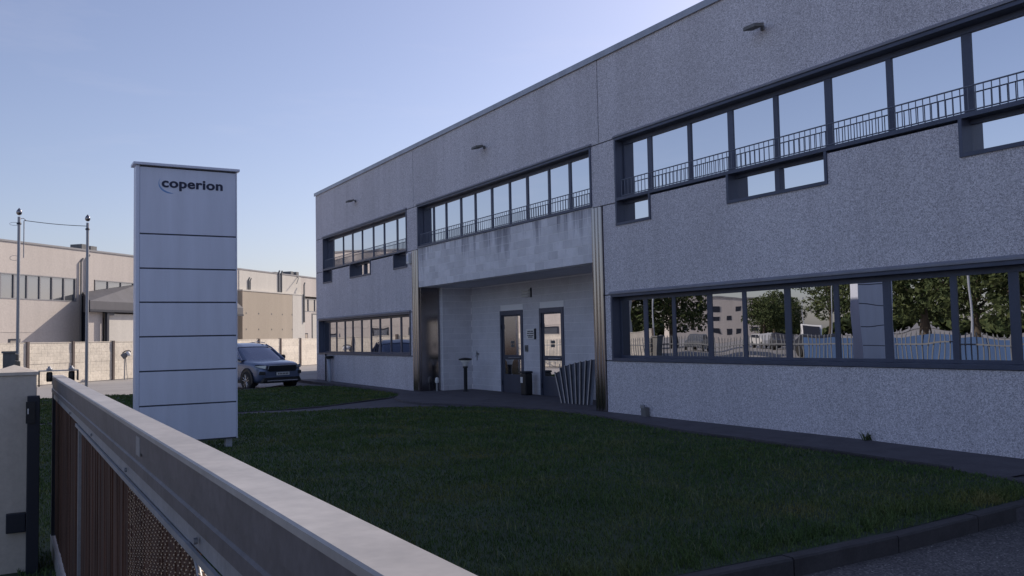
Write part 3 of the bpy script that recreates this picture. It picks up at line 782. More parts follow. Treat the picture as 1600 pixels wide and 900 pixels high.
b = MB(); b.box(SX1-0.018, SX1, SY-0.006, SY+0.258, 0.14, 4.43); b.build('edge_profile', M['sign'], sg, bevel=0.004)
b = MB(); b.box(SX0-0.04, SX1+0.035, SY-0.05, SY+0.30, 4.435, 4.475); b.build('top_cap', M['sign'], sg, bevel=0.004)
for x in (SX0+0.12, SX1-0.12):
    b = MB(); b.box(x-0.05, x+0.05, SY+0.07, SY+0.17, -0.02, 0.18); b.build('foot', M['flash'], sg)
# lettering
def text_mesh(body, size, offset, name, m_, parent, loc, width):
    cu = bpy.data.curves.new(name, 'FONT'); cu.body = body; cu.size = size; cu.offset = offset; cu.extrude = 0.002; cu.space_character = 1.06
    ob = bpy.data.objects.new('tmp', cu); C.objects.link(ob)
    dg = bpy.context.evaluated_depsgraph_get(); me = bpy.data.meshes.new_from_object(ob.evaluated_get(dg))
    C.objects.unlink(ob); bpy.data.objects.remove(ob)
    xs = [v.co.x for v in me.vertices]; s_ = width/(max(xs)-min(xs)); x_0 = min(xs)
    n0 = len(me.vertices); co = [tuple(v.co) for v in me.vertices]; fc = [tuple(p.vertices) for p in me.polygons]
    vv, ff = [], []
    for k, (ox, oz) in enumerate(((0, 0), (0.0042, 0), (-0.0042, 0), (0.0, 0.0022), (0, -0.0022))):
        vv += [((x-x_0)*s_+ox, -z-0.0004*k, y+oz) for x, y, z in co]; ff += [tuple(i+k*n0 for i in f) for f in fc]
    bpy.data.meshes.remove(me); me = bpy.data.meshes.new(name); me.from_pydata(vv, [], ff)
    me.materials.clear(); me.materials.append(m_); me.name = name
    return link(name, me, parent, loc)
text_mesh('coperion', 0.205, 0.0035, 'lettering', M['logo_navy'], sg, wl(sg, (2.09, SY-0.003, 4.115)), 0.915)
b = MB(); ou = []; inn = []
for i in range(25):
    u = i/24; a = R(150)+R(135)*u
    ou.append((2.215+0.175*math.cos(a), 4.165+0.150*math.sin(a)))
    th = 0.003+0.024*math.sin(math.pi*min(1, u*1.02)**1.6)**0.8
    inn.append((2.215+(0.175-th)*math.cos(a), 4.165+(0.150-th)*math.sin(a)))
b.prism(ou+inn[::-1], SY-0.002, SY-0.0005, 'y'); b.build('logo_swoosh', M['logo_blue'], sg)

# ------------------------------------------------------------------ gate
gt = empty('sliding_gate', (0.38, 4, AZ), 0, 'cream topped steel sliding gate with brown screen and wire mesh in the foreground', 'gate', world=True)
GX0, GX1 = 0.340, 0.420
b = MB()
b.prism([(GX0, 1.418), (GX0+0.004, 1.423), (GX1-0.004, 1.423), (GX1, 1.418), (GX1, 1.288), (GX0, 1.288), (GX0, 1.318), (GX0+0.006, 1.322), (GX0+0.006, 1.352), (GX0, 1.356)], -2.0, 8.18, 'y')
b.build('top_rail', M['railshade'], gt)
b = MB(); b.prism([(GX0-0.004, 1.412), (GX0-0.004, 1.4235), (GX0, 1.4265), (GX1, 1.4265), (GX1+0.004, 1.4235), (GX1+0.004, 1.412), (GX1+0.001, 1.412), (GX1+0.001, 1.4235), (GX0-0.001, 1.4235), (GX0-0.001, 1.412)], -2.0, 8.19, 'y')
b.build('rail_cover', M['cream'], gt)
b = MB()
b.prism([(GX0+0.012, 1.287), (GX1-0.012, 1.287), (GX1-0.012, 1.24), (GX0+0.012, 1.24)], -2.0, 8.15, 'y')
b.build('sub_rail', M['galv'], gt)
b = MB(); b.box(GX0+0.002, GX0+0.010, -2, 5.42, 1.222, 1.238); b.build('mesh_clamp', M['galv'], gt)
b = MB(); b.box(GX0+0.004, GX1-0.004, 8.12, 8.18, 0.1, 1.287); b.build('end_stile', M['dark'], gt)
b = MB(); b.box(GX0-0.0015, GX0+0.001, 2.72, 2.80, 1.345, 1.40); b.build('rail_sticker', M['galv'], gt)
for y in (0.9, 1.9, 3.1, 4.4, 5.9, 7.2):
    b = MB(); b.tube([(GX0+0.008, y, 1.262), (GX0+0.0, y, 1.262)], 0.007, 8); b.build('rivet', M['galv'], gt)
for y in (5.38, 0.3):
    b = MB(); b.box(GX0+0.016, GX0+0.05, y-0.02, y+0.02, 0.15, 1.24); b.build('stile', M['galv'], gt)
b = MB(); b.box(GX0, GX1, -2, 8.18, -0.02, 0.12); b.build('bottom_rail', M['cream'], gt)
# brown screen: reeds one beside the other, sheet with a rounded upper corner at the near end
reed = MB(); y = 1.88
R0 = 0.22
while y < 8.1:
    wd_ = random.uniform(0.018, 0.034)
    dy = y-1.88
    ztop = 1.245 if dy > R0 else 1.245-(R0-math.sqrt(max(0, R0*R0-(R0-dy)**2)))*0.85
    x = GX0+0.026+random.uniform(0, 0.006)
    reed.prism([(y, 0.14), (y+wd_, 0.14), (y+wd_, ztop-random.uniform(0, .006)), (y, ztop-random.uniform(0, .006))], x, x+0.006, 'x')
    y += wd_+random.uniform(0.0005, 0.003)
o = reed.build('reed_screen', M['brown'], gt); o['kind'] = 'stuff'
# edge band around the rounded corner
cp = [(GX0+0.018, 1.865, 0.2), (GX0+0.018, 1.865, 1.03)]+[(GX0+0.018, 1.865+R0-R0*math.cos(R(a)), 1.05+0.187*math.sin(R(a))) for a in range(0, 91, 10)]+[(GX0+0.018, 5.4, 1.241)]
b = MB(); b.tube(cp, 0.006, 6); b.build('edge_wire', M['galv'], gt)
# expanded mesh over it: lips of each opening
ys, zs, pitch_y, pitch_z = 0.5, 0.16, 0.042, 0.0125
V = []; nrow = int((1.236-zs)/pitch_z)
yy = np.arange(0.5, 5.35, pitch_y); 
P0 = []
for r_ in range(nrow):
    z = zs+r_*pitch_z; off = pitch_y/2 if r_ % 2 else 0
    P0.append(np.stack([yy+off, np.full(len(yy), z)], 1))
P0 = np.concatenate(P0)
def strand(P, x0, dx, hl, hh):
    n = len(P); y_, z_ = P[:, 0], P[:, 1]
    A = np.stack([np.full(n, x0), y_-hl, z_], 1); B = np.stack([np.full(n, x0-dx*0.3), y_, z_-hh], 1); Cc = np.stack([np.full(n, x0), y_+hl, z_], 1); D = np.stack([np.full(n, x0-dx), y_, z_+hh*0.8], 1)
    V_ = np.stack([A, B, Cc, D], 1).reshape(-1, 3); i = np.arange(n)[:, None]*4
    return V_, i+np.array([[0, 1, 2, 3]])
near = P0[(P0[:, 0] < 3.15)]
dots = near[(near[:, 0] > 1.88) & (rng.uniform(0, 1, len(near)) < 0.93)]
V_, F_ = strand(dots, GX0+0.020, 0.006, 0.011, 0.0042)
o = link('wire_mesh', fast_mesh('wire_mesh', V_, F_, M['mesh_glint']), gt); o['kind'] = 'stuff'
near2 = P0[P0[:, 0] < 1.9]
V_, F_ = strand(near2, GX0+0.020, 0.004, 0.021, 0.0028)
o = link('wire_mesh', fast_mesh('wire_mesh', V_, F_, M['galv']), gt); o['kind'] = 'stuff'

# ---- post with cap, latch channel
ps = empty('gate_post', (0.065, 7.65, AZ), 0, 'square cream gate post with pyramid cap and dark latch channel at the far gate end', 'gate post', world=True)
b = MB(); b.box(-0.085, 0.213, 7.5, 7.80, AZ, 1.455); b.build('shaft', M['post'], ps, bevel=0.006)
b = MB(); cx_, cy_ = 0.064, 7.65
b.box(-0.095, 0.224, 7.488, 7.812, 1.455, 1.478)
b.add([(-0.095, 7.488, 1.478), (0.224, 7.488, 1.478), (0.224, 7.812, 1.478), (-0.095, 7.812, 1.478), (cx_, cy_, 1.532)], [(0, 1, 4), (1, 2, 4), (2, 3, 4), (3, 0, 4)])
b.build('cap', M['post'], ps)
b = MB(); b.box(0.150, 0.232, 7.40, 7.498, AZ, 1.30); b.build('latch_channel', M['dark'], ps, bevel=0.004)
b = MB(); b.box(0.140, 0.20, 7.385, 7.40, 1.10, 1.26); b.build('latch_plate', M['blackm'], ps)
b = MB(); b.box(0.02, 0.148, 7.44, 7.498, 0.30, 0.44); b.build('photocell', M['dark'], ps, bevel=0.006)
b = MB(); b.box(0.150, 0.158, 7.378, 7.39, 1.17, 1.21); b.build('keyhole', M['white'], ps)
# guide bracket with two rollers
gb = empty('gate_guide', (0.34, 7.6, 1.3), 0, 'dark steel guide bracket with two capped rollers holding the gate rail', 'bracket', world=True)
b = MB(); b.box(0.226, 0.50, 7.56, 7.66, 1.475, 1.483); b.build('arch_plate', M['galv'], gb)
for x in (0.300, 0.452):
    b = MB(); b.lathe([(0.0, 1.395), (0.018, 1.395), (0.022, 1.405), (0.022, 1.455), (0.018, 1.47), (0, 1.47)], (x, 7.6, 0), 14); b.build('roller', M['blackm'], gb)
    b = MB(); b.lathe([(0.0, 1.484), (0.022, 1.484), (0.022, 1.497), (0.012, 1.50), (0.012, 1.512), (0, 1.515)], (x, 7.6, 0), 6); b.build('nut', M['galv'], gb)
b = MB(); b.box(0.226, 0.234, 7.56, 7.66, 1.36, 1.475); b.box(0.492, 0.50, 7.56, 7.66, 1.40, 1.475); b.build('side_plate', M['dark'], gb)
# street railing beyond the gate, with a pillar at the end
def pillar(x, y, lab, h=1.56):
    t = empty('fence_pillar', (x, y, AZ), 0, lab, 'pillar', world=True)
    b_ = MB(); b_.box(x-.14, x+.14, y-.14, y+.14, AZ, h-0.05); b_.build('shaft', M['grey'], t)
    b_ = MB(); b_.box(x-.17, x+.17, y-.17, y+.17, h-0.05, h); b_.build('cap', M['grey'], t)
    return t
pillar(0.10, 25.5, 'weathered grey concrete fence pillar visible behind the gate post')
st = empty('stone_pile', (0.3, 25.8, AZ), 0, 'rough stack of grey stones beside the grey fence pillar', 'stones', world=True)
for i in range(9):
    for k in range(1):
        b = MB(); wj = 0.10+0.16*((i*37) % 5)/5*(1-i/14)
        b.box(0.17, 0.24+wj*(1.2 if i < 4 else 0.7), 25.65, 25.95, AZ+0.18*i, AZ+0.18*i+0.165); b.build('stone', M['grey'], st, bevel=0.03)
rf = empty('street_railing', (-0.2, 16, AZ), 0, 'pale grey picket railing running along the street beyond the gate post', 'railing', world=True)
b = MB(); b.box(-0.22, -0.18, 8.0, 45, 0.25, 0.29); b.box(-0.22, -0.18, 8.0, 45, 1.20, 1.24); b.build('rail', M['fencew'], rf)
pk = MB(); pk.box(-0.009, 0.009, -0.014, 0.014, 0, 1.42); pk.add([(-0.012, -0.02, 1.42), (0.012, -0.02, 1.42), (0.012, 0.02, 1.42), (-0.012, 0.02, 1.42), (0, 0, 1.5)], [(0, 1, 4), (1, 2, 4), (2, 3, 4), (3, 0, 4)])
pme = pk.mesh('picket', M['fencew'])
for i in range(245):
    o = link('picket', pme, rf, wl(rf, (-0.23, 8.1+i*0.15, 0.06))); o.rotation_euler = (random.uniform(-.02, .02), 0, 0)

# ------------------------------------------------------------------ flagpoles
def flagpole(x, y, h, lab, extra=False):
    t = empty('flagpole', (x, y, AZ), 0, lab, 'flagpole', 'flagpoles in the yard')
    b_ = MB(); b_.tube([(0, 0, 0), (0, 0, h*0.97)], [0.055, 0.045], 12); b_.build('pole', M['galv'], t, loc=(0, 0, 0))
    b_ = MB(); b_.lathe([(0.0, 0)]+[(0.085*math.sin(R(a)), 0.1-0.1*math.cos(R(a))) for a in range(20, 141, 15)]+[(0.05, 0.185), (0.0, 0.25)], (0, 0, h-0.14), 14); b_.build('finial', M['steel'], t, loc=(0, 0, 0))
    b_ = MB(); b_.lathe([(0.07, 0), (0.07, .05), (0.05, .06)], (0, 0, h*0.93), 12); b_.build('collar', M['dark'], t, loc=(0, 0, 0))
    if extra:
        r_ = MB()
        for z, rr in ((h-0.42, 0.16), (h-1.52, 0.14)):
            r_.tube([(-0.12+rr*math.cos(R(a))*0.9, 0.02, z+0.05*math.sin(R(a))*(1 if z > h-1 else 1.6)) for a in range(20, 341, 20)], 0.006, 5)
        r_.build('ring', M['galv'], t, loc=(0, 0, 0))
        r_ = MB(); r_.tube([(0.14, 0.05, h-0.30), (0.14, 0.05, h-1.50)], 0.016, 6); r_.tube([(0, 0, h-0.25), (0.12, 0.05, h-0.22), (0.22, 0.08, h-0.30)], 0.012, 6); r_.build('hanging_rod', M['galv'], t, loc=(0, 0, 0))
    return t
flagpole(0.356, 31.9, 6.15, 'left steel flagpole with ball finial and a hanging rod at its top', True)
flagpole(2.40, 32.67, 6.15, 'right steel flagpole with ball finial next to the pylon sign')
b = MB(); p0, p1 = Vector((0.50, 31.95, 5.74)), Vector((2.39, 32.66, 5.73))
b.tube([p0.lerp(p1, i/10)-Vector((0, 0, 0.03*math.sin(math.pi*i/10))) for i in range(11)], 0.011, 5)
tag(b.build('wire', M['dark']), 'thin dark wire strung between the two flagpoles', 'wire')

# ------------------------------------------------------------------ fence wall
AN = R(46); dv = Vector((math.sin(AN), math.cos(AN), 0)); nv = Vector((-math.cos(AN), math.sin(AN), 0))
WD = 31.8
fw = empty('fence_wall', tuple(nv*WD+Vector((0, 0, AZ))), R(44), 'beige boundary wall of precast block faced slabs between dark posts across the yard', 'wall')
sl = MB(); PL = 2.72
# one slab: 4 courses of block relief per slab height 0.475
def slab_mesh():
    b_ = MB(); sh = 0.482; b_.box(0.05, PL-0.05, 0.02, 0.10, 0.003, sh-0.003)
    rows, cols = 3, 7; bh, bw = sh/rows, (PL-0.1)/cols
    for r_ in range(rows):
        for c in range(cols):
            off = bw/2 if r_ % 2 else 0
            x0 = 0.05+c*bw+off; x1 = min(x0+bw, PL-0.05)
            b_.add([(x0+.012, 0.015, r_*bh+.012), (x1-.012, 0.015, r_*bh+.012), (x1-.012, 0.015, (r_+1)*bh-.012), (x0+.012, 0.015, (r_+1)*bh-.012),
                    (x0+.003, 0.02, r_*bh+.003), (x1-.003, 0.02, r_*bh+.003), (x1-.003, 0.02, (r_+1)*bh-.003), (x0+.003, 0.02, (r_+1)*bh-.003)],
                   [(0, 1, 2, 3), (4, 5, 1, 0), (5, 6, 2, 1), (6, 7, 3, 2), (7, 4, 0, 3)])
    return b_.mesh('wall_slab', M['slab'])
sme = slab_mesh()
pb = MB(); pb.box(-0.065, 0.065, -0.06, 0.14, 0, 2.0); pme2 = pb.mesh('wall_post', M['wpost'])
cb = MB(); cb.box(0.05, PL-0.05, 0.0, 0.12, 1.93, 1.965); cme = cb.mesh('coping', M['slab'])
for k in range(-5, 17):
    s0 = 31.95+(k)*PL
    link('wall_post', pme2, fw, (s0, 0, 0))
    if k == 16: break
    for r_ in range(4):
        link('wall_slab', sme, fw, (s0+random.uniform(-.01, .01), random.uniform(-.008, .008), r_*0.482))
    link('coping', cme, fw, (s0, 0, 0))
# spotlight on a thin stand
t = empty('yard_spotlight', (3.95, 49.0, AZ), 0, 'small grey spotlight on a thin stand in front of the boundary wall', 'spotlight')
t.location = tuple(nv*(WD-0.9)+dv*37.15+Vector((0, 0, AZ)))
b = MB(); b.tube([(0, 0, 0), (0.02, 0, 1.2)], 0.028, 6); b.tube([(0.14, 0, 0), (0.06, 0, 1.1)], 0.014, 6); b.build('stand', M['galv'], t, loc=(0, 0, 0))
b = MB(); b.tube([(-0.12, -0.02, 1.15), (-0.02, -0.03, 1.22), (0.1, -0.04, 1.30)], [0.13, 0.15, 0.1], 10); b.build('lamp_head', M['grey'], t, loc=(0, 0, 0))
b = MB(); b.tube([(-0.1, 0, 1.36), (0.05, 0, 1.46), (0.22, 0, 1.47), (0.3, 0, 1.40)], 0.028, 6); b.build('arm', M['dark'], t, loc=(0, 0, 0))
b = MB(); b.lathe([(0, 0), (0.12, 0.01), (0.13, 0.12), (0.09, 0.22), (0, 0.24)], (0.16, 0, 1.20), 10); b.build('lamp_glass', M['white'], t, loc=(0, 0, 0))
# dry leaf heap at wall foot
# ------------------------------------------------------------------ neighbour building
ND = 46.0
nb_ = empty('factory_building', tuple(nv*ND+Vector((0, 0, AZ))), R(44), 'long beige factory hall with a grey canopy and ribbon windows beyond the boundary wall', 'building')
Z = 0.12
def NB(name, mb, mm): return mb.build(name, mm, nb_, loc=(0, 0, 0))
S0 = 21.0
# walls: band above windows, band below; wings
b = MB(); b.box(S0, 110, 0, 12, 6.4+Z, 8.42+Z); b.box(S0, 50.45, 0, 0.4, 0, 4.74+Z); b.box(50.45, 52.1, 0, 0.4, 0, 6.4+Z)
b.box(52.1, 70.3, 0, 0.4, 0, 4.74+Z); b.box(64.5, 70.3, 0.0, 0.4, 4.74+Z, 6.4+Z); b.box(81.8, 92, 0.0, 0.4, 0, 4.77+Z); b.box(92, 110, 0.0, 0.4, 0, 6.4+Z); b.box(S0, 110, 0.9, 12, 0, 6.4+Z)
NB('wall', b, M['beige'])
b = MB(); b.box(S0-0.05, 110, -0.06, 12, 8.42+Z, 8.54+Z); NB('roof_edge', b, M['farframe'])
b = MB(); b.box(70.3, 81.8, -0.45, 0.3, 0, 6.42+Z); NB('wall', b, M['tan'])
b = MB(); b.box(70.25, 81.85, -0.5, 0.0, 6.42+Z, 6.54+Z); NB('ledge', b, M['pale'])
b = MB(); b.box(70.4, 81.7, -0.05, 0, 6.56+Z, 8.35+Z); NB('upper_panel', b, M['pale'])
bm = MB(); bm.box(79.3, 81.8, -0.462, -0.45, 0, 6.40+Z); NB('pale_strip', bm, M['pale'])
# anchor marks on the tan panel
for ss in (70.9, 73.0, 75.3, 77.3, 79.2):
    for zz in (1.3, 2.9, 4.4):
        b = MB(); b.box(ss-.06, ss+.06, -0.47, -0.452, zz, zz+0.14); NB('anchor_mark', b, M['grey'])
# thin seam line low on the wall
b = MB(); b.box(S0, 50.45, -0.02, 0.0, 2.60+Z, 2.66+Z); NB('seam_strip', b, M['beige'])
def nwin(s0, s1, z0, z1, n):
    f = MB(); f.box(s0, s1, -0.02, 0.12, z1-0.07, z1); f.box(s0, s1, -0.02, 0.12, z0, z0+0.07); f.box(s0, s0+0.07, -0.02, 0.12, z0+0.07, z1-0.07); f.box(s1-0.07, s1, -0.02, 0.12, z0+0.07, z1-0.07)
    fo = NB('window', f, M['farframe'])
    for i in range(n):
        a = s0+(s1-s0)*i/n; c = s0+(s1-s0)*(i+1)/n
        p = MB(); p.box(-(c-a)/2, (c-a)/2, 0, 0.02, z0+0.05, z1-0.05)
        o = p.build('pane', M['farglass'], fo, loc=((a+c)/2, 0.08, 0)); o.rotation_euler = (0, 0, R(random.uniform(-.6, .6)))
        if i: q = MB(); q.box(a-0.05, a+0.05, 0.0, 0.1, z0+0.07, z1-0.07); q.build('mullion', M['farframe'], fo, loc=(0, 0, 0))
nwin(S0+0.6, 34.9, 4.74+Z, 6.4+Z, 13); nwin(35.6, 50.38, 4.74+Z, 6.4+Z, 14); nwin(52.2, 64.5, 4.74+Z, 6.4+Z, 9); nwin(82.05, 92, 4.77+Z, 6.15+Z, 7)
b = MB(); b.box(35.0, 35.5, 0, 0.4, 4.74+Z, 6.4+Z); NB('wall', b, M['beige'])
# small lower windows, doors
for a, c, z1 in ((44.7, 45.6, 2.3), (38.0, 39.4, 2.6), (40.8, 42.0, 2.6), (33.2, 34.6, 2.6), (30.4, 31.6, 2.6), (82.5, 83.2, 2.6)):
    f = MB(); f.box(a, c, -0.03, 0.02, z1-0.75, z1); fo = NB('window', f, M['dark'])
    p = MB(); p.box(a+.12, c-.12, -0.035, -0.03, z1-0.75+.08, z1-.12); p.build('pane', M['farglass'], fo, loc=(0, 0, 0))
f = MB(); f.box(84.1, 86.4, -0.04, 0.05, 0, 4.6+Z); fo = NB('door', f, M['grey'])
p = MB(); p.box(84.25, 86.25, -0.05, -0.04, 0, 4.45+Z); p.build('door_leaf', M['pale'], fo, loc=(0, 0, 0))
# downpipes
for s_, z0, z1, r_ in ((50.75, 2.0, 7.6, 0.06), (51.35, 4.0, 7.9, 0.07), (77.25, 6.6, 8.5, 0.09), (77.75, 6.6, 8.5, 0.09), (71.85, 6.6, 7.5, 0.07), (72.15, 6.6, 7.45, 0.05), (81.5, 3.6, 7.5, 0.08)):
    b = MB(); b.tube([(s_, -0.55 if s_ in (81.5,) else -0.1, z0+Z), (s_, -0.55 if s_ in (81.5,) else -0.1, z1+Z), (s_+0.25, -0.05 if s_ < 80 else -0.5, z1+0.25+Z)], r_, 8); NB('downpipe', b, M['grey'])
for s_, ww, hh in ((51.4, 0.55, 0.42), (52.3, 0.6, 0.36), (80.4, 0.5, 0.4), (81.5, 0.5, 0.42), (77.4, 0.5, 0.15)):
    b = MB(); b.box(s_-ww/2, s_+ww/2, 0.2, 1.2, 8.5+Z, 8.5+hh+Z); NB('roof_vent', b, M['grey'])
b = MB(); b.tube([(79.9, -0.6, 7.7), (80.8, -0.3, 8.3), (81.3, 0.2, 8.7)], 0.05, 6); NB('roof_arm', b, M['grey'])
# canopy: wing wall, sloping roof and fascia, lit shed wall below
b = MB(); b.box(50.95, 51.15, -0.3, -0.0, 0, 5.2+Z); NB('downpipe_box', b, M['dark'])
b = MB()
A_, B_, C_, D_, E_ = (49.5, -2, 4.72+Z), (51.0, -0.02, 5.45+Z), (56.9, -0.02, 6.33+Z), (68, -2, 4.72+Z), (68, -0.02, 6.33+Z)
lo_ = [(49.5, -2, 4.02+Z), (68, -2, 4.02+Z), (68, -0.02, 4.02+Z), (51.0, -0.02, 4.02+Z)]
b.add([A_, B_, C_, D_, E_]+lo_, [(0, 2, 1), (0, 3, 4, 2), (0, 5, 6, 3), (0, 1, 8, 5), (5, 8, 7, 6), (3, 6, 7, 4)])
NB('canopy', b, M['roofdark'])
b = MB(); b.box(49.45, 68, -2.06, -2.005, 3.98+Z, 4.14+Z); NB('fascia', b, M['dark'])
b = MB(); b.box(51.2, 51.4, -1.95, -1.75, 0, 4.02+Z); b.box(51.4, 51.9, -1.95, -1.75, 3.88, 4.02+Z); NB('canopy_post', b, M['dark'])
b = MB(); b.box(49.8, 51.2, -1.55, -1.4, 0, 4.1); NB('canopy_panel', b, M['beige'])
b = MB(); b.box(51.4, 66, -1.7, -1.55, 0, 4.0); NB('canopy_panel', b, M['pale'])
b = MB(); b.box(S0-0.2, S0, -0.1, 12, 0, 8.4+Z); NB('wall', b, M['pale'])

# ------------------------------------------------------------------ parked car (front towards local -Y)
def make_car(loc, rz, lab):
    car = empty('parked_car', loc, rz, lab, 'car'); car.scale = (1.0, 1.0, 1.06)
    paint = mat('slate_blue_metallic_paint', (0.12, 0.155, 0.25), 0.3, 0.45)
    pt = paint.node_tree.nodes['Principled BSDF']; pt.inputs['Coat Weight'].default_value = 0.6; pt.inputs['Coat Roughness'].default_value = 0.05
    gl = mat('car_window_glass', (0.16, 0.19, 0.26), 0.03, 0.8, 0.9)
    trim = mat('car_dark_trim', (0.018, 0.019, 0.022), 0.55)
    chrome = mat('car_chrome', (0.6, 0.6, 0.62), 0.15, 1.0)
    lampm = mat('headlight_glass', (0.25, 0.27, 0.30), 0.08, 0.6)
    # body loft: station y (front -2.35 .. rear 2.35): (half width, z low, z belt, z top of hood line)
    st_ = [(-2.34, .70, .36, .62, .70), (-2.28, .80, .30, .78, .86), (-2.12, .88, .26, .86, .955), (-1.9, .92, .24, .90, .995), (-1.5, .935, .24, .93, 1.035), (-1.1, .94, .24, .95, 1.07),
           (-0.8, .94, .24, .96, 1.09), (-0.3, .94, .24, .97, 1.06), (0.5, .94, .24, .98, 1.05), (1.4, .94, .24, .99, 1.06), (1.9, .92, .27, .99, 1.06), (2.2, .87, .32, .96, 1.04), (2.34, .78, .42, .90, .98)]
    def ring(y, hw, zl, zb, zt_):
        half = [(0.0, zl), (hw*.80, zl), (hw*.96, zl+.08), (hw*0.985, zl+.22), (hw*1.0, (zl+zb)/2+.05), (hw*.985, zb-.10), (hw*.955, zb), (hw*.86, zb+(zt_-zb)*.75), (hw*.62, zt_-.008), (hw*.3, zt_+.004), (0.0, zt_+.006)]
        return [(x, y, z) for x, z in half]+[(-x, y, z) for x, z in half[-2:0:-1]]
    b_ = MB(); rings = [ring(*s) for s in st_]; n = len(rings[0])
    vs = [p for r_ in rings for p in r_]
    fs = [(i*n+j, i*n+(j+1) % n, (i+1)*n+(j+1) % n, (i+1)*n+j) for i in range(len(rings)-1) for j in range(n)]
    b_.add(vs, fs, True); b_.add(rings[0], [tuple(range(n))], True); b_.add(rings[-1], [tuple(range(n))[::-1]], True)
    body = b_.build('body', paint, car, loc=(0, 0, 0))
    sub = body.modifiers.new('subsurf', 'SUBSURF'); sub.levels = 1; sub.render_levels = 2
    # greenhouse
    gst = [(-1.00, .80, 1.05, 1.06), (-0.75, .79, 1.04, 1.22), (-0.30, .77, 1.04, 1.50), (0.0, .74, 1.04, 1.60), (0.5, .72, 1.04, 1.64), (1.2, .71, 1.04, 1.62), (1.8, .69, 1.04, 1.53), (2.15, .70, 1.04, 1.25), (2.25, .72, 1.03, 1.08)]
    def gring(y, hw, zb, zt_, ins=0.0):
        k = (zt_-zb)
        half = [(hw+.08*1, zb-.06), (hw+.075, zb), (hw+.05-.10*k*.5, zb+k*.5), (hw+.03-.17*k, zb+k*.88), (hw*.80, zt_-.015*k), (hw*.45, zt_), (0, zt_+.008*k)]
        return [(x-(ins if x > 0 else 0), y, z) for x, z in half]+[(-x+(ins if x > 0 else 0), y, z) for x, z in half[-2::-1]]
    b_ = MB(); rings = [gring(*s) for s in gst]; n = len(rings[0]); vs = [p for r_ in rings for p in r_]
    fs = [(i*n+j, i*n+j+1, (i+1)*n+j+1, (i+1)*n+j) for i in range(len(rings)-1) for j in range(n-1)]
    b_.add(vs, fs, True); b_.build('window_glass', gl, car, loc=(0, 0, 0))
    # roof skin and pillars, set proud of the glass
    b_ = MB(); up_ = 0.012
    rr = [gring(*s) for s in gst[2:7]]
    sel = [[(x*1.004, y, z+up_) for x, y, z in r_[3:n-3]] for r_ in rr]; q = len(sel[0]); vs = [p for r_ in sel for p in r_]
    b_.add(vs, [(i*q+j, i*q+j+1, (i+1)*q+j+1, (i+1)*q+j) for i in range(len(sel)-1) for j in range(q-1)], True)
    b_.build('roof', paint, car, loc=(0, 0, 0))
    b_ = MB()
    for sx in (-1, 1):
        b_.tube([(sx*.89, -1.02, 1.03), (sx*.83, -.72, 1.21), (sx*.745, -.30, 1.47), (sx*.69, 0.02, 1.585)], [.035, .033, .03, .028], 6)
        b_.tube([(sx*.865, 0.35, 1.05), (sx*.735, 0.42, 1.58)], .035, 6); b_.tube([(sx*.86, 1.35, 1.05), (sx*.72, 1.3, 1.56)], .035, 6)
        b_.tube([(sx*.84, 2.2, 1.06), (sx*.68, 1.8, 1.5)], .06, 6)
        b_.tube([(sx*.63, 0.0, 1.645), (sx*.62, 0.5, 1.69), (sx*.61, 1.6, 1.62)], .014, 6)
    b_.build('pillar', paint, car, loc=(0, 0, 0))
    # front end
    b_ = MB(); b_.prism([(-.52, .66), (.52, .66), (.60, .74), (.55, .86), (-.55, .86), (-.60, .74)], -2.40, -2.26, 'y'); gr = b_.build('grille', trim, car, loc=(0, 0, 0), bevel=0.01)
    for i in range(19):
        b_ = MB(); x = -.51+i*.0567; b_.box(x-.007, x+.007, -2.412, -2.40, .675, .85); b_.build('grille_bar', trim if i % 1 else M['dark'], gr, loc=(0, 0, 0))
    b_ = MB(); c_ = [(-.60, .74), (-.55, .868), (.55, .868), (.60, .74)]
    b_.tube([(x, -2.405, z) for x, z in c_], .010, 6); b_.build('grille_trim', chrome, car, loc=(0, 0, 0))
    for sx in (-1, 1):
        b_ = MB(); b_.add([(sx*.62, -2.36, .78), (sx*.64, -2.35, .87), (sx*.90, -2.10, .90), (sx*.93, -2.02, .85), (sx*.88, -2.16, .77), (sx*.66, -2.34, .755)], [(0, 1, 2, 3, 4, 5)] if sx < 0 else [(5, 4, 3, 2, 1, 0)])
        h_ = b_.build('headlight', lampm, car, loc=(0, 0, 0)); so = h_.modifiers.new('sol', 'SOLIDIFY'); so.thickness = 0.03; so.offset = 0
        b_ = MB(); b_.add([(sx*.66, -2.345, .56), (sx*.66, -2.345, .66), (sx*.84, -2.24, .68), (sx*.86, -2.22, .56)], [(0, 1, 2, 3)] if sx < 0 else [(3, 2, 1, 0)])
        h_ = b_.build('side_intake', trim, car, loc=(0, 0, 0)); so = h_.modifiers.new('sol', 'SOLIDIFY'); so.thickness = 0.04; so.offset = 0
    b_ = MB(); b_.prism([(-.80, .30), (.80, .30), (.72, .46), (-.72, .46)], -2.38, -2.20, 'y'); b_.build('lower_bumper', trim, car, loc=(0, 0, 0), bevel=0.02)
    b_ = MB(); b_.box(-.62, .62, -2.40, -2.36, .335, .365); b_.build('bumper_strip', chrome, car, loc=(0, 0, 0))
    b_ = MB(); b_.box(-.26, .26, -2.425, -2.405, .53, .635); pl_ = b_.build('number_plate', M['white'], car, loc=(0, 0, 0))
    b_ = MB()
    for i in range(7): b_.box(-.20+i*.062, -.165+i*.062, -2.428, -2.425, .555, .61)
    b_.build('plate_characters', M['dark'], pl_, loc=(0, 0, 0))
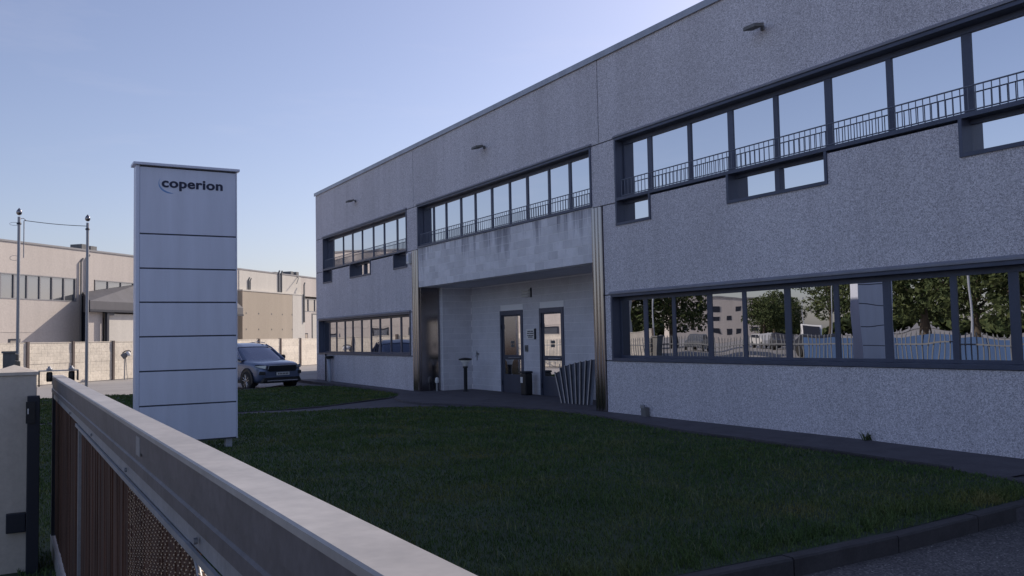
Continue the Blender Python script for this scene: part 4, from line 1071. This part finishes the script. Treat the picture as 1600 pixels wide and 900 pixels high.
    for sx in (-1, 1):
        b_ = MB(); b_.tube([(sx*.86, -.68, 1.08), (sx*1.0, -.66, 1.12)], .025, 6); b_.lathe([(0, 0), (.09, .02), (.10, .09), (.07, .15), (0, .16)], (sx*1.03, -.66, 1.05), 10)
        b_.build('wing_mirror', trim, car, loc=(0, 0, 0))
        b_ = MB(); b_.box(sx*.945-.012, sx*.945+.012, -1.25, 1.2, .26, .36); b_.build('sill_trim', trim, car, loc=(0, 0, 0))
        for i, yy_ in enumerate((-.15, .95)):
            b_ = MB(); b_.box(sx*.945-.012, sx*.945+.012, yy_, yy_+.2, .86, .885); b_.build('door_handle', paint, car, loc=(0, 0, 0))
        for yy_ in (-1.47, 1.32):
            wc = (sx*.86, yy_, .345)
            b_ = MB(); ar = []
            for a in range(-10, 191, 10):
                ar.append((sx*.935, yy_+.42*math.cos(R(a)), .345+.42*math.sin(R(a))))
            b_.tube(ar, .035, 6); b_.build('wheel_arch', trim, car, loc=(0, 0, 0))
            b_ = MB(); b_.add([(sx*.955, yy_, .345)]+[(sx*.957, yy_+.40*math.cos(R(a)), .345+.40*math.sin(R(a))) for a in range(-20, 201, 10)], [(0, i+1, i+2) for i in range(22)]); b_.build('arch_liner', M['blackm'], car, loc=(0, 0, 0))
            # wheel: tyre, rim, spokes
            def disc(prof, k=28):
                m2 = MB()
                vs = [(sx*(q), wc[1]+r_*math.cos(2*math.pi*j/k), wc[2]+r_*math.sin(2*math.pi*j/k)) for r_, q in prof for j in range(k)]
                m2.add(vs, [(i*k+j, i*k+(j+1) % k, (i+1)*k+(j+1) % k, (i+1)*k+j) for i in range(len(prof)-1) for j in range(k)], True); return m2
            wh = disc([(.345, .74), (.355, .80), (.355, .92), (.34, .965), (.29, .972), (.245, .968), (.24, .95)]).build('wheel', M['rubber'], car, loc=(0, 0, 0))
            disc([(.24, .96), (.235, .972), (.225, .972), (.215, .90), (.0, .90)]).build('rim', trim, wh, loc=(0, 0, 0))
            sp_ = MB()
            for j in range(5):
                a = 2*math.pi*j/5+.3; d1 = (math.cos(a), math.sin(a)); p_ = (-d1[1], d1[0])
                for w0 in (-.035, .035):
                    q0 = (wc[1]+d1[0]*.03+p_[0]*w0*.5, wc[2]+d1[1]*.03+p_[1]*w0*.5); q1 = (wc[1]+d1[0]*.225+p_[0]*w0*1.5, wc[2]+d1[1]*.225+p_[1]*w0*1.5)
                    sp_.tube([(sx*.955, *q0), (sx*.968, *q1)], .014, 5)
            sp_.build('spokes', chrome, wh, loc=(0, 0, 0))
    return car
make_car((8.15, 33.95, AZ), R(15), 'dark slate blue suv parked beyond the far lawn, front facing the camera')

# ------------------------------------------------------------------ across the street (seen in the windows)
def P2(x, y):
    a = R(2.7); dx, dy = x-11.2, y-12.0
    return (11.2+dx*math.cos(a)-dy*math.sin(a), 12.0+dx*math.sin(a)+dy*math.cos(a))
def tree(x, y, h, r, lab, seed, dens=6500):
    t = empty('tree', (x, y, AZ), 0, lab, 'tree', 'trees across the street')
    rg = np.random.default_rng(seed)
    b_ = MB(); b_.tube([(0, 0, 0), (0.1, 0.05, h*.3), (-.05, .1, h*.55), (0, 0, h*.85)], [r*.07, r*.055, r*.04, r*.01], 8)
    for i in range(9):
        a = rg.uniform(0, 6.28); z = h*rg.uniform(.25, .6); rr = r*rg.uniform(.5, .85)
        b_.tube([(0, 0, z), (rr*.5*math.cos(a), rr*.5*math.sin(a), z+h*.10), (rr*math.cos(a), rr*math.sin(a), z+h*rg.uniform(.15, .3))], [r*.03, r*.02, r*.006], 5)
    b_.build('trunk', M['bark'], t, loc=(0, 0, 0))
    nc = 34; cz = rg.uniform(h*.28, h*.92, nc); k = 1-np.abs((cz/h-.55)/.5)**2; ca = rg.uniform(0, 6.28, nc); cr = r*np.sqrt(rg.uniform(0.05, 1, nc))*np.clip(k, .2, 1)*.8
    cc = np.stack([cr*np.cos(ca), cr*np.sin(ca), cz], 1); n = dens
    idx = rg.integers(0, nc, n); dd = rg.normal(0, 1, (n, 3)); dd /= np.linalg.norm(dd, axis=1)[:, None]
    P = cc[idx]+dd*(r*.30*rg.uniform(.5, 1, n)**.5)[:, None]*np.array([1, 1, .8])
    u = rg.normal(0, 1, (n, 3)); u /= np.linalg.norm(u, axis=1)[:, None]; v_ = np.cross(u, rg.normal(0, 1, (n, 3))); v_ /= np.linalg.norm(v_, axis=1)[:, None]
    s_ = (r*.038*rg.uniform(.6, 1.3, n))[:, None]
    V = np.stack([P-u*s_, P+v_*s_*.6, P+u*s_, P-v_*s_*.6], 1).reshape(-1, 3)
    i_ = np.arange(n)[:, None]*4+np.array([[0, 1, 2, 3]])
    o_ = link('crown', fast_mesh('crown', V, i_, M['leaf']), t, (0, 0, 0))
for i, (x, y, h, r, lab) in enumerate([
        (-36.5, 76.5, 9.5, 5.5, 'broad dark tree mirrored in the left pane of the lower right windows'),
        (-41.5, 74.0, 9.0, 5.0, 'round dark tree mirrored beside the beige block in the lower right windows'),
        (-49.0, 93.0, 5.0, 2.6, 'low bushy tree mirrored before the beige block'),
        (-91.0, 107, 8.6, 4.4, 'wide green tree mirrored right of the beige block'),
        (-97.5, 110.5, 9.2, 4.6, 'second wide green tree mirrored right of the beige block'),
        (-103.5, 113, 8.4, 4.2, 'third wide green tree mirrored right of the beige block'),
        (-83.0, 87.5, 15, 5.0, 'tall narrow tree mirrored behind the blue hoarding'),
        (-40.6, 46.3, 10.5, 4.6, 'tall leafy tree mirrored left of the curved street lamp'),
        (-38.1, 40.9, 10.5, 4.6, 'tall leafy tree mirrored behind the curved street lamp'),
        (-35.4, 35.2, 10.5, 4.6, 'tall leafy tree mirrored right of the curved street lamp'),
        (-33.0, 30.0, 9.5, 4.6, 'nearest leafy tree mirrored at the right end of the lower windows')]):
    tree(*P2(x, y), h, r, lab, 40+i)
bt = empty('tree_belt', (0, 0, 0), 0, 'far dark belt of trees on the horizon across the street', 'trees')
cx2, cy2 = [], []
ang_ = rng.uniform(math.radians(-100), math.radians(-8), 16000); rad_ = 300+rng.normal(0, 8, 16000); hh_ = (5.5+2.2*np.sin(ang_*31)+1.6*np.sin(ang_*83+1))*np.sqrt(rng.uniform(0.0, 1, 16000))
P = np.stack([rad_*np.sin(ang_), rad_*np.cos(ang_), hh_], 1)
u = rng.normal(0, 1, (16000, 3)); u /= np.linalg.norm(u, axis=1)[:, None]; v_ = np.cross(u, rng.normal(0, 1, (16000, 3))); v_ /= np.linalg.norm(v_, axis=1)[:, None]
V = np.stack([P-u*1.5, P+v_*1.2, P+u*1.5, P-v_*1.2], 1).reshape(-1, 3)
o = link('foliage', fast_mesh('foliage', V, np.arange(16000)[:, None]*4+np.array([[0, 1, 2, 3]]), M['leaf']), bt, (0, 0, 0)); o['kind'] = 'stuff'
# beige block across the street
bb = empty('apartment_block', (-141, 171, AZ), 0, 'beige three storey block mirrored in the lower right windows', 'building')
p0, p1 = Vector((*P2(-131, 177), 0)), Vector((*P2(-151, 165.5), 0)); ex = (p1-p0); LW = ex.length
bb.location = (*p0.xy, AZ); bb.rotation_euler = (0, 0, math.atan2(ex.y, ex.x))
b = MB(); b.box(0, LW, -14, 0, 0, 11.3); b.build('wall', M['beige'], bb, loc=(0, 0, 0))
b = MB(); b.box(-.2, LW+.2, -14.2, .2, 11.3, 11.6); b.build('roof', M['farframe'], bb, loc=(0, 0, 0))
for fl, z in enumerate((2.0, 5.4, 7.9)):
    for k in range(9):
        if (k+fl) % 4 == 3: continue
        b = MB(); x = 1.2+k*2.5; b.box(x, x+1.25, -0.02, 0.05, z, z+1.3); b.build('window', M['dark'], bb, loc=(0, 0, 0))
# concrete yard wall continuation, hoarding, lamps
hd = empty('blue_hoarding', (-14.4, 24.8, AZ), 0, 'blue sheet hoarding along the far side of the street', 'hoarding', world=True)
hp = [(-10.7, 31.0), (-11.5, 27.0), (-14.5, 24.2), (-18.1, 21.6), (-22, 18)]
hp = [(-11.0, 60.0), (-11.0, 12.0)]
n = 24
for i in range(n):
    y0 = 27.5-i*1.25
    b = MB(); b.box(-11.05, -11.0, y0-1.22, y0, AZ, 1.30); b.build('sheet', M['bluesheet'], hd)
def street_lamp(x, y, h, lab, curved=False):
    x, y = P2(x, y)
    t = empty('street_lamp', (x, y, AZ), 0, lab, 'street lamp', 'street lamps across the street')
    b_ = MB(); b_.tube([(0, 0, 0), (0, 0, h*.7)]+([(0.1, 0.1, h*.85), (.5, .5, h*.96), (1.2, 1.1, h)] if curved else [(0, 0, h)]), 0.07, 8); b_.build('pole', M['flash'], t, loc=(0, 0, 0))
    b_ = MB(); b_.lathe([(0, 0), (.16, .02), (.2, .1), (0, .16)], (1.2 if curved else 0, 1.1 if curved else 0, h-.02), 10); b_.build('lamp_head', M['flash'], t, loc=(0, 0, 0))
street_lamp(-14.3, 22.6, 6.4, 'curved pale street lamp mirrored in the right lower window', True)
street_lamp(-17.3, 47.9, 6.6, 'straight street lamp mirrored in the left lower window panes')
street_lamp(-89, 97, 7.5, 'far street lamp mirrored between the tree groups')
street_lamp(-52, 61.5, 8.0, 'tall street lamp mirrored beside the tall narrow tree')
# simple but shaped vehicles in the street
def far_car(loc, rz, col, lab, van=False):
    loc = (*P2(loc[0], loc[1]), loc[2])
    t = empty('parked_van' if van else 'parked_car', loc, rz, lab, 'van' if van else 'car')
    pm = mat('far_vehicle_paint', col, 0.35, 0.1)
    if van: prof_ = [(-2.6, .3), (2.6, .3), (2.6, 2.35), (2.4, 2.5), (-1.3, 2.5), (-1.9, 1.6), (-2.55, 1.15)]
    else: prof_ = [(-2.1, .3), (2.1, .3), (2.1, .9), (1.8, 1.05), (1.2, 1.45), (-.3, 1.48), (-1.0, 1.0), (-2.05, .8)]
    b_ = MB(); b_.prism([(q, z) for q, z in prof_], -.88, .88, 'x'); b_.build('body', pm, t, loc=(0, 0, 0), bevel=0.08)
    gp = [(-1.75, 1.55), (-1.25, 2.2), (-.5, 2.2), (-.5, 1.55)] if van else [(-.85, 1.0), (-.25, 1.40), (1.1, 1.38), (1.5, 1.03)]
    b_ = MB(); b_.prism(gp, -.89, .89, 'x'); b_.build('side_window', M['dark'], t, loc=(0, 0, 0))
    for yy_ in (-1.4 if not van else -1.7, 1.35 if not van else 1.7):
        for sx in (-.8, .8):
            b_ = MB(); b_.tube([(sx-.1, yy_, .33), (sx+.1, yy_, .33)], .33, 14); b_.build('wheel', M['rubber'], t, loc=(0, 0, 0))
    if van:
        b_ = MB(); b_.add([(-.75, -2.52, 1.28), (.75, -2.52, 1.28), (.7, -1.45, 2.35), (-.7, -1.45, 2.35)], [(0, 1, 2, 3)]); b_.build('windscreen', M['dark'], t, loc=(0, 0, -0.0))
far_car((-45.8, 64.4, AZ), R(30), (.6, .6, .6), 'white car mirrored in the car park beyond the railing')
far_car((-42.0, 58.5, AZ), R(45), (.05, .05, .06), 'dark car mirrored beside the white car')
far_car((-53.7, 65.6, AZ), R(50), (.75, .75, .75), 'white van mirrored in the lower right windows', True)
far_car((-27.5, 42.0, AZ), R(20), (.04, .045, .06), 'black car mirrored before the blue hoarding')
far_car((-34.0, 62.0, AZ), R(60), (.12, .13, .15), 'grey car mirrored in front of the beige block')
